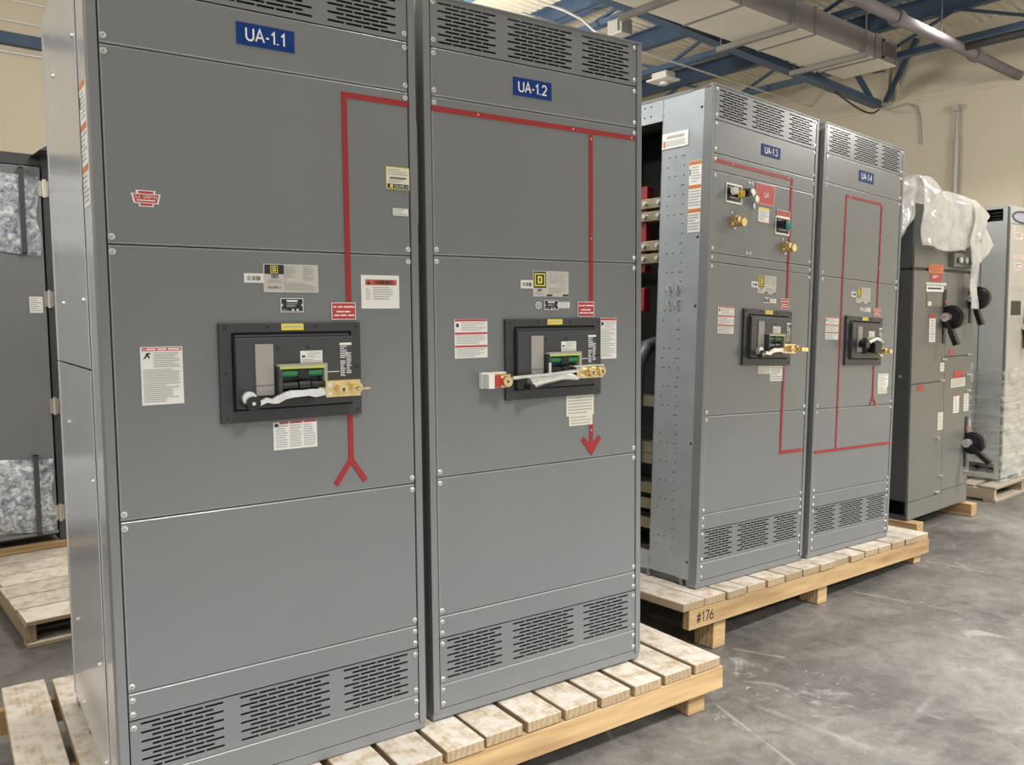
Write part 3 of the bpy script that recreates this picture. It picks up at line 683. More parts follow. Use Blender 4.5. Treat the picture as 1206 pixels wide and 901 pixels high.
# cabinet 2
strip_line(C2, [((.002, 1.957), (.855, 1.957), (.2, .66, .98)), ((.645, 1.949), (.645, 1.352), (.03, .62)), ((.644, .904), (.644, .80), (.2,))])
ar = MB(); ar.prism([(.636, .83), (.652, .83), (.652, .835), (.680, .862), (.690, .848), (.644, .789), (.598, .848), (.608, .862), (.636, .835)], FRONT, .003, 0); ar.build('mimic_arrow', ['red'], C2)
nameplate(C2, .387, .541, 1.369, 1.458, 2); barcode(C2, .336, .388, 1.397, 1.425); black_tag(C2, .434, .495, 1.323, 1.357); red_plate(C2, .581, .658, 1.298, 1.352)
plain_notice(C2, .496, .546, 1.329, 1.351, n=3)
rg = MB(); rg.prism([(.410 + .012 * cos(k * pi / 8), 1.339 + .012 * sin(k * pi / 8)) for k in range(16)], FRONT, .002, 0, 0); rg.prism([(.410 + .0085 * cos(k * pi / 8), 1.339 + .0085 * sin(k * pi / 8)) for k in range(16)], FRONT, .0024, 0, 1)
rg.box(.408, .412, -.003, 0, 1.3345, 1.3435, 0); rg.build('round_mark', ['white', 'post'], C2)
three_header('danger_label', C2, .073, .199, 1.165, 1.293)
sticker('danger_label', C2, .689, .765, 1.143, 1.293, 'white', [('r', .02, .98, .94, .99, 'lred'), ('l', .26, .93, .76, .92, 5, 'ink'), ('l', .06, .93, .04, .74, 16, 'ink'), ('r', .06, .18, .82, .90, 'black')])
plain_notice(C2, .530, .656, .941, 1.016, 'cream', 6); plain_notice(C2, .542, .650, .905, .942, 'cream', 3)
breaker(C2, 2)

# cabinet 3: control compartment
SEAMS.update(stripA=(1.9165, 1.995), door1=(1.5395, 1.9165), stripB=(1.497, 1.5395))
for k, xr in (('stripA', None), ('stripB', None)):
    p = link('cover_panel', panel_mesh(k), C3); z0, z1 = SEAMS[k]
    for x in (.0105, W - .0095): link('screw', screw_mesh(), p, (x, 0, (z0 + z1) / 2 + (.0 if k == 'stripB' else .012)))
for (xa, xb, nm) in ((.001, .2965, 'instrument_door'), (.2985, W - .001, 'instrument_door')):
    mb = MB(); rpanel(mb, xa, xb, 1.5407, 1.9153); dr = mb.build(nm, ['paint', 'hem_glint'], C3)
    for x in (xa + .012, xb - .012):
        if x > .8: zs = (1.90, 1.56)
        else: zs = (1.895, 1.56)
        for z in zs: link('screw', screw_mesh(), dr, (x, 0, z))
strip_line(C3, [((.018, 1.962), (.660, 1.962), (.2, .93)), ((.652, 1.969), (.652, 1.93), ()), ((.648, 1.925), (.648, 1.357), (.0,)), ((.640, 1.016), (.640, .560), (.02,)), ((.635, .566), (.852, .566), (.9,))])
def knob_plate(c, x0, x1, z0, z1, cols, label):
    mb = MB(); mats = ['black', 'silver', 'ink'] + cols
    mb.box(x0, x1, -.004, 0, z0, z1, 1, bev=.001); mb.box(x0 + .008, x1 - .008, -.006, -.003, z0 + .008, z1 - .008, 0, bev=.001)
    p = mb.build('switch_plate', mats, c, label=label)
    for i, k in enumerate(cols):
        kb = MB(); x = x0 + (x1 - x0) * (.28 if i == 0 else .72); z = z0 + (z1 - z0) * (.58 if i == 0 else .5)
        kb.cyl((x, -.005, z), (x, -.016, z), .016, n=16, mi=0); kb.cyl((x, -.016, z), (x, -.034, z), .0185, .0165, n=16, mi=1)
        kb.box(x - .004, x + .004, -.042, -.034, z - .015, z + .015, 1, bev=.002); kb.build('selector_knob' if i == 0 else 'indicator_lamp', ['black', k], p)
    lg = MB()
    for i in range(2): lg.box(x0 + .018 + i * .055, x0 + .05 + i * .055, -.0068, -.005, z1 - .022, z1 - .016)
    lg.box(x0 + .03, x1 - .03, -.0068, -.005, z0 + .022, z0 + .028); lg.build('legend', ['ink'], p)
M['teal'] = flat('teal_lens', (.12, .45, .45), .25); M['amber'] = flat('amber_lens', (.75, .48, .06), .25)
knob_plate(C3, .096, .222, 1.782, 1.872, ['white', 'amber'], 'black control plate with white knob and amber lamp')
knob_plate(C3, .514, .640, 1.675, 1.765, ['black', 'teal'], 'black control plate with black knob and teal lamp')
sticker('red_sign', C3, .527, .640, 1.767, 1.797, 'lred', [('l', .1, .9, .2, .85, 2, 'wred')], th=.003, border='white')
sticker('red_sign', C3, .340, .494, 1.805, 1.905, 'lred', [('t', 'UA', .55, .5, .026, 'white')], th=.004, border='white')
sticker('cream_tag', C3, .366, .458, 1.717, 1.791, 'white', [('r', 0, 1, .86, .99, 'yellow'), ('l', .1, .9, .12, .8, 5, 'ink'), ('r', 0, 1, .0, .06, 'orange')])
for (x, z) in ((.163, 1.697), (.600, 1.615)):
    mb = MB(); mb.cyl((x - .012, 0, z + .006), (x - .012, -.03, z + .006), .019, n=18); mb.cyl((x - .012, -.03, z + .006), (x - .012, -.045, z + .006), .014, n=18)
    mb.cyl((x + .02, 0, z - .004), (x + .02, -.05, z - .004), .020, n=18); mb.box(x - .03, x - .012, -.015, 0, z - .022, z - .006)
    for dx, dz in ((-.016, .04), (.012, -.03)): mb.cyl((x + dx, 0, z + dz), (x + dx, -.004, z + dz), .0055, n=10, mi=1)
    mb.build('key_lock', ['brass', 'screw'], C3)
mb = MB(); mb.cyl((.248, 0, 1.842), (.248, -.035, 1.842), .019, n=16, mi=0); mb.cyl((.248, -.035, 1.845), (.248, -.045, 1.845), .012, n=16, mi=1); mb.cyl((.278, 0, 1.846), (.278, -.03, 1.846), .016, n=16, mi=1)
mb.cyl((.318, 0, 1.820), (.318, -.025, 1.820), .017, n=16, mi=1); mb.box(.312, .324, -.01, 0, 1.775, 1.80, 1); mb.build('door_latch', ['black', 'silver'], C3)
nameplate(C3, .384, .543, 1.373, 1.462, 2); barcode(C3, .331, .384, 1.399, 1.427); black_tag(C3, .436, .489, 1.327, 1.355); plain_notice(C3, .494, .548, 1.329, 1.351, n=3); red_plate(C3, .583, .659, 1.302, 1.356)
three_header('danger_label', C3, .071, .197, 1.167, 1.297)
plain_notice(C3, .412, .520, .974, 1.013, 'cream', 4); plain_notice(C3, .520, .638, .936, 1.013, 'white', 6)
breaker(C3, 3)
plain_notice_side = sticker('white_label', C3, .285, .130, 2.045, 2.118, 'white', [('r', .18, .85, .62, .82, 'ink'), ('l', .1, .9, .12, .5, 3, 'ink'), ('r', .05, .12, .1, .5, 'orange')], LEFT(-PO))
# bus compartment seen through the open side
bb = MB(); bb.box(.40, .41, .05, DEP - .01, .05, HT - .05, 0); bb.build('shade_sheet', ['dark_inside'], C3)  # added black sheet, darkens the open compartment
bb = MB(); bb.box(.02, .41, DEP - .02, DEP - .006, .0, HT - .02, 0); bb.build('shade_back_sheet', ['dark_inside'], C3)
for z in (1.80, 1.735, 1.585, 1.52):
    mb = MB(); mb.box(.10, .16, .33, DEP - .03, z, z + .05, 0, bev=.003)
    for y in (.40, .49, .62): mb.cyl((.10, y, z + .025), (.085, y, z + .025), .012, n=6, mi=1)
    mb.build('bus_bar', ['bus', 'silver'], C3)
for z in (.835, .60, .545, .395, .315, .215):
    mb = MB(); mb.box(.06, .18, .31, DEP - .03, z, z + .012, 0); mb.box(.06, .072, .31, DEP - .03, z - .04, z, 0); mb.build('bus_bar', ['bus'], C3)
for (y, z0, z1) in ((.50, 1.28, 1.40), (.50, 1.48, 1.92)):
    mb = MB(); mb.box(.12, .17, y, y + .05, z0, z1, 0, bev=.004); mb.build('insulator', ['insul'], C3)
mb = MB(); mb.tube([(.2, .46, 1.12), (.12, .47, 1.10), (.06, .47, 1.0), (.05, .47, .8), (.05, .47, .4)], .035, n=12); mb.build('cable_boot', ['encl_side'], C3)

# cabinet 4
strip_line(C4, [((.222, 1.948), (.638, 1.948), (.12, .98)), ((.228, 1.955), (.222, 1.50), ()), ((.222, 1.50), (.222, .552), ()), ((.632, 1.945), (.627, 1.352), (.3, .62)), ((.620, 1.012), (.620, .83), ()), ((.0, .545), (.862, .545), (.03, .96)),
                ((.623, .835), (.590, .782), ()), ((.617, .835), (.660, .782), ())], w=.014)
nameplate(C4, .379, .541, 1.369, 1.459, 2); barcode(C4, .326, .379, 1.400, 1.430); plain_notice(C4, .495, .549, 1.323, 1.347, n=3); red_plate(C4, .580, .670, 1.298, 1.346)
sticker('rating_tag', C4, .432, .488, 1.322, 1.347, 'plate', [('r', .2, .6, .1, .3, 'black'), ('r', .5, .95, .7, .9, 'black')])
three_header('danger_label', C4, .063, .196, 1.157, 1.281)
plain_notice(C4, .678, .806, .887, .964, 'white', 6); plain_notice(C4, .680, .795, .846, .888, 'cream', 3)
breaker(C4, 4)

# ------------------------------------------------------------------ timber pallets
def board(name, parent, p0, p1, w, h, mat, z_is_top=False, jag=0):
    """timber with its grain along local X, from p0 to p1 (centre line of the section)"""
    p0, p1 = Vector(p0), Vector(p1); d = p1 - p0; ln = d.length
    bm = bmesh.new(); bmesh.ops.create_cube(bm, size=1)
    for v in bm.verts: v.co = (v.co.x * ln, v.co.y * w, v.co.z * h)
    bmesh.ops.bevel(bm, geom=bm.edges[:], offset=.0025, segments=1, affect='EDGES')
    mb = MB(); mb.bm(bm); o = mb.build(name, [mat], parent)
    x = d.normalized(); z = Vector((0, 0, 1)); z = (z - x * z.dot(x)).normalized(); y = z.cross(x)
    m = Matrix((x, y, z)).transposed().to_4x4(); m.translation = (p0 + p1) / 2
    o.matrix_local = m; return o

def crate_pallet(label, loc, yaw, tilt, x0, n, pitch, bw, yf, yb, posts, zdeck=-.035):
    t = thing('timber_pallet', label, 'pallet', loc, (0, tilt, yaw), None)
    rnd = random.Random(n * 7 + int(x0 * 100)); bh, sh = .038, .089
    for k in range(n):
        xa = x0 + k * pitch + rnd.uniform(-.004, .004); w = bw + rnd.uniform(-.006, .004)
        board('deck_board', t, (xa + w / 2, yf + rnd.uniform(-.006, .008), zdeck - bh / 2 - rnd.uniform(.0005, .003)), (xa + w / 2, yb + rnd.uniform(-.03, .03), zdeck - bh / 2 - .001), w, bh, 'wood_deck')
    xe = x0 + (n - 1) * pitch + bw; zs = zdeck - bh - sh / 2 - .004
    for y in (yf + .010, (yf + yb) / 2, yb - .09):
        board('stringer', t, (x0 - .02 if y > 0 else x0 + .045, y + .012, zs), (xe + .022, y + .012, zs), .038, sh, 'wood_new')
    mt = Matrix.Translation(loc) @ Matrix.Rotation(yaw, 4, 'Z') @ Matrix.Rotation(tilt, 4, 'Y')
    for x in posts:
        for y in (yf + .035, (yf + yb) / 2 + .012, yb - .07):
            ztop = zs - sh / 2 - .0005; wz = (mt @ Vector((x, y, ztop))).z
            board('block', t, (x, y + .05, ztop - wz / 2 + .001), (x + .092, y + .05, ztop - wz / 2 + .001), .11, max(.03, wz - .002), 'wood_new')
    return t
PB1 = crate_pallet('large timber pallet under the UA-1.1 and UA-1.2 cabinets', (.592, 2.297, .250), R(-5.55), 0, -.236, 15, .1575, .140, -.165, 1.16, (.0, .98, 1.965))
PB2 = crate_pallet('timber pallet marked #176 under the UA-1.3 and UA-1.4 cabinets', (3.144, 2.387, .308), 0, TIL, -.245, 15, .1630, .152, -.105, 1.10, (.02, .94, 2.07))
mb = MB(); mb.text('#176', FRONT, -.085, -.118, .046, .1026, 0)
mb.build('pallet_marking', ['black'], PB2)

def flat_pallet(label, loc, yaw, nb, pitch, bw, L_, mat, zdeck=.13, strs=3):
    """ordinary stringer pallet: boards along local X, stringers along local Y; origin front-left floor corner"""
    t = thing('stringer_pallet', label, 'pallet', loc, (0, 0, yaw)); D = (nb - 1) * pitch + bw; rnd = random.Random(nb)
    for k in range(nb):
        y = k * pitch + bw / 2; board('deck_board', t, (rnd.uniform(-.01, .01), y, zdeck - .011), (L_ + rnd.uniform(-.01, .01), y, zdeck - .011), bw, .022, mat)
    for i in range(strs):
        x = .02 + (L_ - .04) * i / (strs - 1); board('stringer', t, (x, .01, zdeck - .022 - .043), (x, D - .01, zdeck - .022 - .043), .045, .085, mat)
    for y in (.05, D / 2, D - .06): board('bottom_board', t, (0, y, .0112), (L_, y, .0112), .10, .0215, mat)
    return t
flat_pallet('weathered pallet on the floor behind left of the UA-1.1 cabinet', (.715, 4.46, 0), 0, 9, .235, .222, 1.35, 'wood_deck', strs=4)
flat_pallet('old pallet under the film-wrapped enclosure at far right', (7.40, 2.64, 0), 0, 7, .175, .135, 1.25, 'wood_grey')

# ------------------------------------------------------------------ dark enclosure behind at left
E0 = thing('insulated_enclosure', 'dark grey enclosure with insulation mats on its door, behind at far left', 'electrical cabinet', (.2, 5.9, .172))
z0 = .172
mb = MB(); mb.box(0, 1.02, .04, .9, .02, 2.42, 0); mb.box(.955, 1.02, -.03, .9, 0, 2.40, 1); mb.box(-.3, .975, .0, .04, 2.345, 2.375, 1); mb.box(.968, .975, -.02, .04, .03, 2.36, 1)
mb.build('body', ['encl_side', 'dkgrey'], E0)
mb = MB(); mb.prism([(.905, 2.40), (1.03, 2.49), (1.03, 2.40)], lambda u, v, d: (u, d, v), -.25, .6); mb.build('drip_hood', ['dkgrey'], E0)
mb = MB(); mb.box(-.35, .945, -.022, -.002, .05, 2.335, 0, bev=.003); mb.box(-.35, .945, -.045, -.022, .05, .065, 0); D0 = mb.build('door', ['encl'], E0)
def batt(z0, z1, x1):
    nx, nz = 20, 12; mb = MB(); vs = []
    for j in range(nz + 1):
        for i in range(nx + 1):
            u, v = i / nx, j / nz; x = -.34 + (x1 + .34) * u + .012 * sin(v * 9) * u; z = z0 + (z1 - z0) * v + .012 * sin(u * 11)
            edge = min(1, 8 * min(u, 1 - u, v, 1 - v) + .15); vs.append((x, -.022 - .032 * edge - .006 * sin(u * 23 + v * 17), z))
    fs = [(j * (nx + 1) + i, j * (nx + 1) + i + 1, (j + 1) * (nx + 1) + i + 1, (j + 1) * (nx + 1) + i) for j in range(nz) for i in range(nx)]
    mb.add(vs, fs, 0, True); return mb.build('insulation_mat', ['batt'], D0)
batt(1.805, 2.285, .925); batt(.075, .535, .93)
for z0_, z1_ in ((1.80, 2.32), (.06, .56)):
    for x in (.835, .50):
        mb = MB(); mb.box(x - .014, x + .014, -.066, -.060, z0_, z1_, 0); mb.box(x - .012, x + .012, -.066, -.02, z0_, z0_ + .006, 0); mb.box(x - .012, x + .012, -.066, -.02, z1_ - .006, z1_, 0); mb.build('retaining_strip', ['encl_side'], D0)
sticker('notice_sticker', D0, .852, .925, 1.44, 1.54, 'white', [('l', .08, .92, .08, .92, 7, 'ink')], base=.0222)
for z in (2.15, 1.47, .80, .12):
    mb = MB(); mb.cyl((.962, -.034, z), (.962, -.034, z + .11), .012, n=10); mb.box(.93, .96, -.030, -.022, z + .008, z + .102, 0); mb.box(.964, .985, -.036, -.028, z + .008, z + .102, 0); mb.build('hinge', ['hinge'], D0)
sk = thing('timber_skid', 'pale timber beam under the dark insulated enclosure at left', 'timber beam', (.15, 5.85, .132))
board('beam', sk, (-.2, .02, .019), (1.05, .02, .019), .07, .036, 'wood_new'); board('beam', sk, (-.2, .8, .019), (1.05, .8, .019), .07, .036, 'wood_new')

# ------------------------------------------------------------------ warm grey enclosure with plastic sheet
F5 = thing('disconnect_enclosure', 'warm grey two-door enclosure with black rotary handles under milky plastic', 'electrical cabinet', (5.86, 2.67, .10))
H5, W5 = 2.22, 1.0
mb = MB(); PS = lambda u, v, d: (0 + d, u, v)
mb.plate(PS, .002, .85, 0, H5, [(.008, .125, .035, .135)], .004, 1)
mb.box(.003, .006, .003, .85, .02, H5, 1) if False else None
mb.box(.10, .104, .004, .85, .002, H5, 2); mb.box(.9, W5, .002, .85, .002, H5, 1); mb.box(.0, W5, .846, .85, 0, H5, 1); mb.box(0, W5, .002, .85, H5 - .004, H5, 0); mb.box(.004, W5, .012, .02, .0, H5, 2)
mb.box(-.003, W5, -.005, .012, 1.762, 1.778, 2); mb.box(-.003, 0, 0, .85, 1.762, 1.778, 2)
mb.cyl((0, .06, 1.02), (-.012, .06, 1.02), .012, n=10, mi=3); mb.tube([(-.001, .12, 1.68), (-.03, .10, 1.66), (-.035, .10, 1.62), (-.001, .12, 1.58)], .008, n=8, mi=1)
mb.build('body', ['encl_beige', 'encl_side', 'bblack', 'screw'], F5)
def door5(nm, x0, x1, z0, z1):
    mb = MB(); mb.box(x0 + .002, x1 - .002, -.012, .006, z0 + .002, z1 - .002, 0, bev=.003); return mb.build(nm, ['encl_beige'], F5)
SX = .535
door5('top_cover', 0, W5, 1.778, H5)
dA = door5('door', 0, SX, .965, 1.762); dB = door5('door', SX, W5, 1.14, 1.762); dC = door5('door', 0, SX, .128, .965); dD = door5('door', SX, W5, .14, 1.14)
door5('kick_plate', 0, SX, 0, .128); door5('kick_plate', SX, W5, 0, .14)
P5 = FRONT
sticker('orange_label', dA, .22, .46, 1.745, 1.81, 'orange', [('l', .1, .9, .2, .85, 3, 'wred')], base=.013)
sticker('red_label', dA, .25, .435, 1.69, 1.742, 'lred', [('l', .2, .75, .35, .8, 2, 'white')], base=.013)
sticker('name_label', dA, .19, .52, 1.663, 1.680, 'white', [('l', .1, .8, .1, .9, 1, 'ink')], base=.013)
sticker('name_label', dA, .19, .475, 1.612, 1.660, 'white', [('l', .08, .92, .2, .8, 1, 'black')], base=.013, border='black')
mb = MB(); mb.box(.20, .45, -.016, -.012, 1.505, 1.605, 0, bev=.001); mb.box(.445, .457, -.017, -.012, 1.50, 1.605, 1); mb.box(.215, .27, -.018, -.012, 1.515, 1.545, 2); mb.build('viewing_window', ['encl_beige', 'bframe', 'white'], dA)
sticker('strip_label', dA, .255, .355, 1.255, 1.425, 'white', [('l', .3, .7, .05, .95, 8, 'ink'), ('r', 0, 1, .36, .38, 'ink')], base=.013)
sticker('red_label', dA, .255, .355, 1.43, 1.455, 'wred', [('l', .2, .8, .2, .8, 1, 'lred')], base=.013)
sticker('white_tag', dA, .455, .525, 1.035, 1.10, 'white', [('l', .3, .7, .2, .8, 2, 'ink')], base=.013)
sticker('red_label', dC, .105, .195, .915, .955, 'lred', [('l', .1, .9, .2, .8, 2, 'wred')], base=.013)
sticker('cream_label', dC, .44, .525, .605, .735, 'cream', [('l', .2, .8, .05, .95, 6, 'ink')], base=.013)
sticker('red_label', dB, .60, .68, 1.09 + .06, 1.14 + .05, 'lred', [('l', .1, .9, .2, .8, 2, 'wred')], base=.013)
sticker('red_label', dD, .69, .86, .975, 1.03, 'lred', [('l', .1, .9, .3, .9, 2, 'wred')], base=.013)
sticker('cream_label', dD, .645, .90, .905, .972, 'cream', [('l', .08, .92, .1, .9, 4, 'ink')], base=.013)
sticker('strip_label', dD, .70, .80, .71, .85, 'white', [('l', .25, .75, .05, .95, 7, 'ink'), ('r', 0, 1, .93, 1, 'lred')], base=.013)
sticker('cream_label', dD, .885, .975, .71, .845, 'cream', [('l', .2, .8, .05, .95, 6, 'ink')], base=.013)
for x, z in ((.50, .97), (.47, .145), (.52, 1.125), (.96, 1.145), (.96, .99), (.97, .87), (.97, .24), (.52, .26)):
    mb = MB(); mb.box(x - .05, x + .02, -.024, -.012, z - .005, z + .005, 0, bev=.001); mb.cyl((x - .01, -.012, z), (x - .01, -.03, z), .009, n=8); mb.build('door_latch', ['screw'], F5)
mb = MB(); mb.cyl((.43, -.012, .55), (.43, -.03, .55), .011, n=10); mb.build('door_latch', ['screw'], F5)
mb = MB(); mb.box(.555, .91, -.05, -.012, 1.80, 1.90, 0, bev=.004); mb.box(.60, .85, -.062, -.05, 1.825, 1.87, 1, bev=.004)
for i in range(3): mb.cyl((.62 + i * .1, -.062, 1.848), (.62 + i * .1, -.074, 1.848), .022, n=12, mi=2)
mb.build('latch_box', ['encl_beige', 'encl_side', 'silver'], F5)
def rotary(par, x, z, out, down, nm='rotary_handle', y=-.012):
    """flange handle: its wheel stands at right angles to the door, hub and lever on the left face"""
    mb = MB(); mb.box(x - .022, x + .022, y - .006, y, z - .19, z + .20, 0); mb.box(x - .020, x + .020, y - .03, y, z - .06, z + .06, 0)
    mb.cyl((x - .020, y - .055, z), (x + .022, y - .055, z), .086, n=36); mb.cyl((x - .026, y - .055, z), (x - .020, y - .055, z), .070, .078, n=36)
    mb.box(x - .016, x + .016, y - .010, y, z + .10, z + .125, 1); mb.box(x - .014, x + .014, y - .010, y, z - .12, z - .10, 2)
    o = mb.build(nm, ['bblack', 'lred', 'green'], par)
    hy = y - .030; a = Vector((x - .045, hy, z)); d = Vector((0, -out, -down)).normalized()
    lv = MB(); lv.bar(a, a + d * .13, .030, .036, 0, up=(1, 0, 0)); lv.bar(a + d * .10, a + d * .215, .034, .052, 0, up=(1, 0, 0)); lv.build('lever', ['bblack'], o)
    hb = MB(); hb.cyl((x - .026, hy, z), (x - .066, hy, z), .034, .031, n=20); hb.cyl((x - .066, hy, z), (x - .068, hy, z), .011, n=12, mi=1); hb.build('hub', ['silver', 'ink'], o)
rotary(dA, .50, 1.432, .07, .17); rotary(dB, .955, 1.575, .06, .17); rotary(dD, .945, .465, .19, .15)
for (x, lab) in ((-.02, 'short timber block under the near left corner of the warm grey enclosure'), (.90, 'short timber block under the right corner of the warm grey enclosure')):
    t = thing('timber_block', lab, 'timber block', (5.86 + x, 2.60, 0)); board('timber', t, (.05, -.02, .0485), (.05, .80, .0485), .10, .095, 'wood_new')

# milky plastic sheet lying over the enclosure
def noise3(p): 
    from mathutils import noise as nz
    return nz.noise(Vector(p))
def sheet():
    mb = MB()
    def grid(fn, nu, nv, amp):
        vs = []
        for j in range(nv + 1):
            for i in range(nu + 1):
                u, v = i / nu, j / nv; p = Vector(fn(u, v)); q = p * 6
                cr = abs(noise3(q * .9 + Vector((2, 5, 4)))) + .6 * abs(noise3(q * 2.3 + Vector((7, 1, 8)))); vs.append(p + Vector((noise3(q) * amp * .5, -abs(noise3(q * 1.3 + Vector((9, 3, 1)))) * amp - cr * amp * .9, noise3(q + Vector((3, 7, 5))) * amp * .5 + (.6 - cr) * amp * .8)))
        mb.add(vs, [(j * (nu + 1) + i, j * (nu + 1) + i + 1, (j + 1) * (nu + 1) + i + 1, (j + 1) * (nu + 1) + i) for j in range(nv) for i in range(nu)], 0, True)
    def lerp_list(L, t):
        t = max(0, min(1, t)) * (len(L) - 1); i = min(int(t), len(L) - 2); f = t - i; f = f * f * (3 - 2 * f); return L[i] + (L[i + 1] - L[i]) * f
    TOP = [2.50, 2.50, 2.42, 2.43, 2.435, 2.41, 2.36]; HEM = [2.02, 2.00, 1.995, 2.00, 2.02, 2.10, 1.98]
    def tf(u, v):                                   # top, over the front edge, front flap
        s = 5.83 + u * 1.07; zt = lerp_list(TOP, u); zh = lerp_list(HEM, u)
        if v < .4:
            k = v / .4; return (s, 3.5 - k * .84, zt + .05 * sin(k * 5 + u * 4) * (1 - k))
        k = (v - .4) / .6; fold = .018 * sin(u * 25 + k * 3) * k
        return (s, 2.66 - .055 * min(1, k * 5) + fold - .02 * sin(u * 9), zt + (zh - zt) * (k ** 1.1) - .03 * (1 - min(1, k * 4)) * 0)
    grid(tf, 60, 44, .022)
    def lf(u, v):                                   # left flap, its hem falling towards the back
        m_ = 2.66 + u * .75; zt = 2.50 - .02 * u; zh = 2.20 - min(1, u * 4) * .30; return (5.84 - .03 * v, m_, zt + (zh - zt) * v)
    grid(lf, 24, 14, .02)
    A, B_, Cc, Dd = Vector((6.64, 2.60, 2.38)), Vector((6.80, 2.66, 2.40)), Vector((7.06, 2.60, 2.07)), Vector((6.66, 2.595, 1.865))
    def wf(u, v):                                   # stiff corner standing out on the right
        a = A.lerp(Dd, v); b = B_.lerp(Cc, min(1, v * 1.25)) if v < .8 else Cc.lerp(Dd, (v - .8) / .2)
        p = a.lerp(b, u); p.y -= .03 * sin(u * pi) * sin(v * pi); return p
    grid(wf, 22, 28, .012)
    def sf(u, v): return (6.605 + u * .13 + .01 * sin(v * 9), 2.585 - .012 * sin(u * pi) - .01 * sin(v * 14), 2.36 - v * .77)
    grid(sf, 8, 40, .008)
    o = mb.build('plastic_sheet', ['sheet']); so = o.modifiers.new('thickness', 'SOLIDIFY'); so.thickness = .0015
    return tag(o, 'milky white plastic sheet draped over the warm grey enclosure', 'plastic sheet')
sheet()

# ------------------------------------------------------------------ tall enclosure wrapped in film
F6 = thing('wrapped_enclosure', 'tall light grey enclosure at far right, its lower half wrapped in film', 'electrical cabinet', (7.665, 2.72, .152))
mb = MB(); PS = lambda u, v, d: (d, u, v)
mb.plate(PS, 0, .8, 0, 2.29, [(.035, .19, 2.175, 2.275), (.04, .24, .045, .125)], .004, 0)
mb.box(.12, .124, .004, .8, .002, 2.28, 2); mb.box(.0, .9, .796, .8, 0, 2.29, 0); mb.box(.896, .9, .0, .8, 0, 2.29, 0); mb.box(-.004, .904, -.004, .804, 2.29, 2.302, 0); mb.box(.0, .035, -.003, .001, 0, 2.29, 3); mb.box(.004, .9, .004, .008, .0, 2.29, 0); mb.box(-.002, 0, .195, .2, 0, 2.17, 3)
for k in range(3): mb.tube([(.09, .05, 2.19 + k * .03), (.06, .11, 2.20 + k * .025), (.09, .18, 2.185 + k * .03)], .012, n=8, mi=2)
mb.build('body', ['encl_light', 'groove', 'bblack', 'encl_side'], F6)
mb = MB(); mb.box(.037, .89, -.014, .004, .07, 2.15, 0, bev=.004); D6 = mb.build('door', ['encl_door'], F6)
mb = MB(); mb.box(.037, .9, -.010, .004, 2.155, 2.288, 0, bev=.003); T6 = mb.build('header_panel', ['encl_light'], F6)
M['badge'] = flat('badge_lilac', (.45, .45, .62), .4)
mb = MB(); el = [(.30 + .24 * cos(k * pi / 16), 2.215 + .055 * sin(k * pi / 16)) for k in range(32)]; mb.prism(el, FRONT, .0125, .009, 2)
el2 = [(.30 + .205 * cos(k * pi / 16), 2.215 + .036 * sin(k * pi / 16)) for k in range(32)]; mb.prism(el2, FRONT, .0135, .009, 1); mb.build('oval_badge', ['blue', 'badge', 'encl_side'], T6)
for (a, b, c, d, k) in ((.10, .30, 2.03, 2.085, 'lred'), (.06, .13, 2.10, 2.13, 'lred'), (.12, .36, 1.865, 1.895, 'orange'), (.14, .30, 1.77, 1.83, 'lred'), (.08, .36, 1.58, 1.635, 'plate')):
    sticker('notice_sticker', D6, a, b, c, d, 'white' if k != 'plate' else 'plate', [('l', .08, .92, .1, .9, 3, k if k != 'plate' else 'ink')], base=.0145)
mb = MB(); mb.box(.10, .31, -.018, -.014, 1.39, 1.51, 0); mb.build('display_window', ['bblack'], D6)
rotary(D6, .42, 1.29, .03, .17, y=-.014)

def wrap():
    mb = MB(); nu, nv = 120, 46; vs = []
    x0, x1, y0, y1 = -.012, .915, -.030, .815
    per = [(x1, y1), (x0, y1), (x0, y0), (x1, y0), (x1, y1)]; seg = [math.dist(per[i], per[i + 1]) for i in range(4)]; tot = sum(seg)
    for j in range(nv + 1):
        for i in range(nu + 1):
            s = i / nu * tot; k = 0
            while k < 3 and s > seg[k]: s -= seg[k]; k += 1
            f = s / seg[k]; p = Vector((per[k][0] + (per[k + 1][0] - per[k][0]) * f, per[k][1] + (per[k + 1][1] - per[k][1]) * f, 0))
            v = j / nv; z = -.01 + v * (.94 + .03 * noise3((i * .13, 0, 2)))
            out = Vector((p.x - .45, p.y - .40, 0)).normalized()
            am = abs(noise3((p.x * 5, p.y * 5, z * 9))) * .028 + abs(noise3((p.x * 9, p.y * 9, z * 34))) * .018 + .002
            if k == 2 and z > .4: am += .10 * max(0, f - .45) * (z - .4)
            q = p + out * am; vs.append((q.x, q.y, z))
    mb.add(vs, [(j * (nu + 1) + i, j * (nu + 1) + i + 1, (j + 1) * (nu + 1) + i + 1, (j + 1) * (nu + 1) + i) for j in range(nv) for i in range(nu)], 0, True)
    # loose bunch hanging off the back left
    n2 = 18; vs = []
    for j in range(n2 + 1):
        for i in range(9):
            u, v = i / 8, j / n2; vs.append((-.02 - .12 * sin(u * pi) * (1 - abs(v - .4)) + .02 * noise3((u * 5, v * 6, 1)), .22 + u * .28 + .03 * noise3((u * 4, v * 7, 8)), .36 + v * .62))
    mb.add(vs, [(j * 9 + i, j * 9 + i + 1, (j + 1) * 9 + i + 1, (j + 1) * 9 + i) for j in range(n2) for i in range(8)], 0, True)
    o = mb.build('stretch_wrap', ['wrap'], None, (7.665, 2.72, .152)); return tag(o, 'clear wrinkled stretch film round the lower half of the tall enclosure at far right', 'plastic film')
wrap()

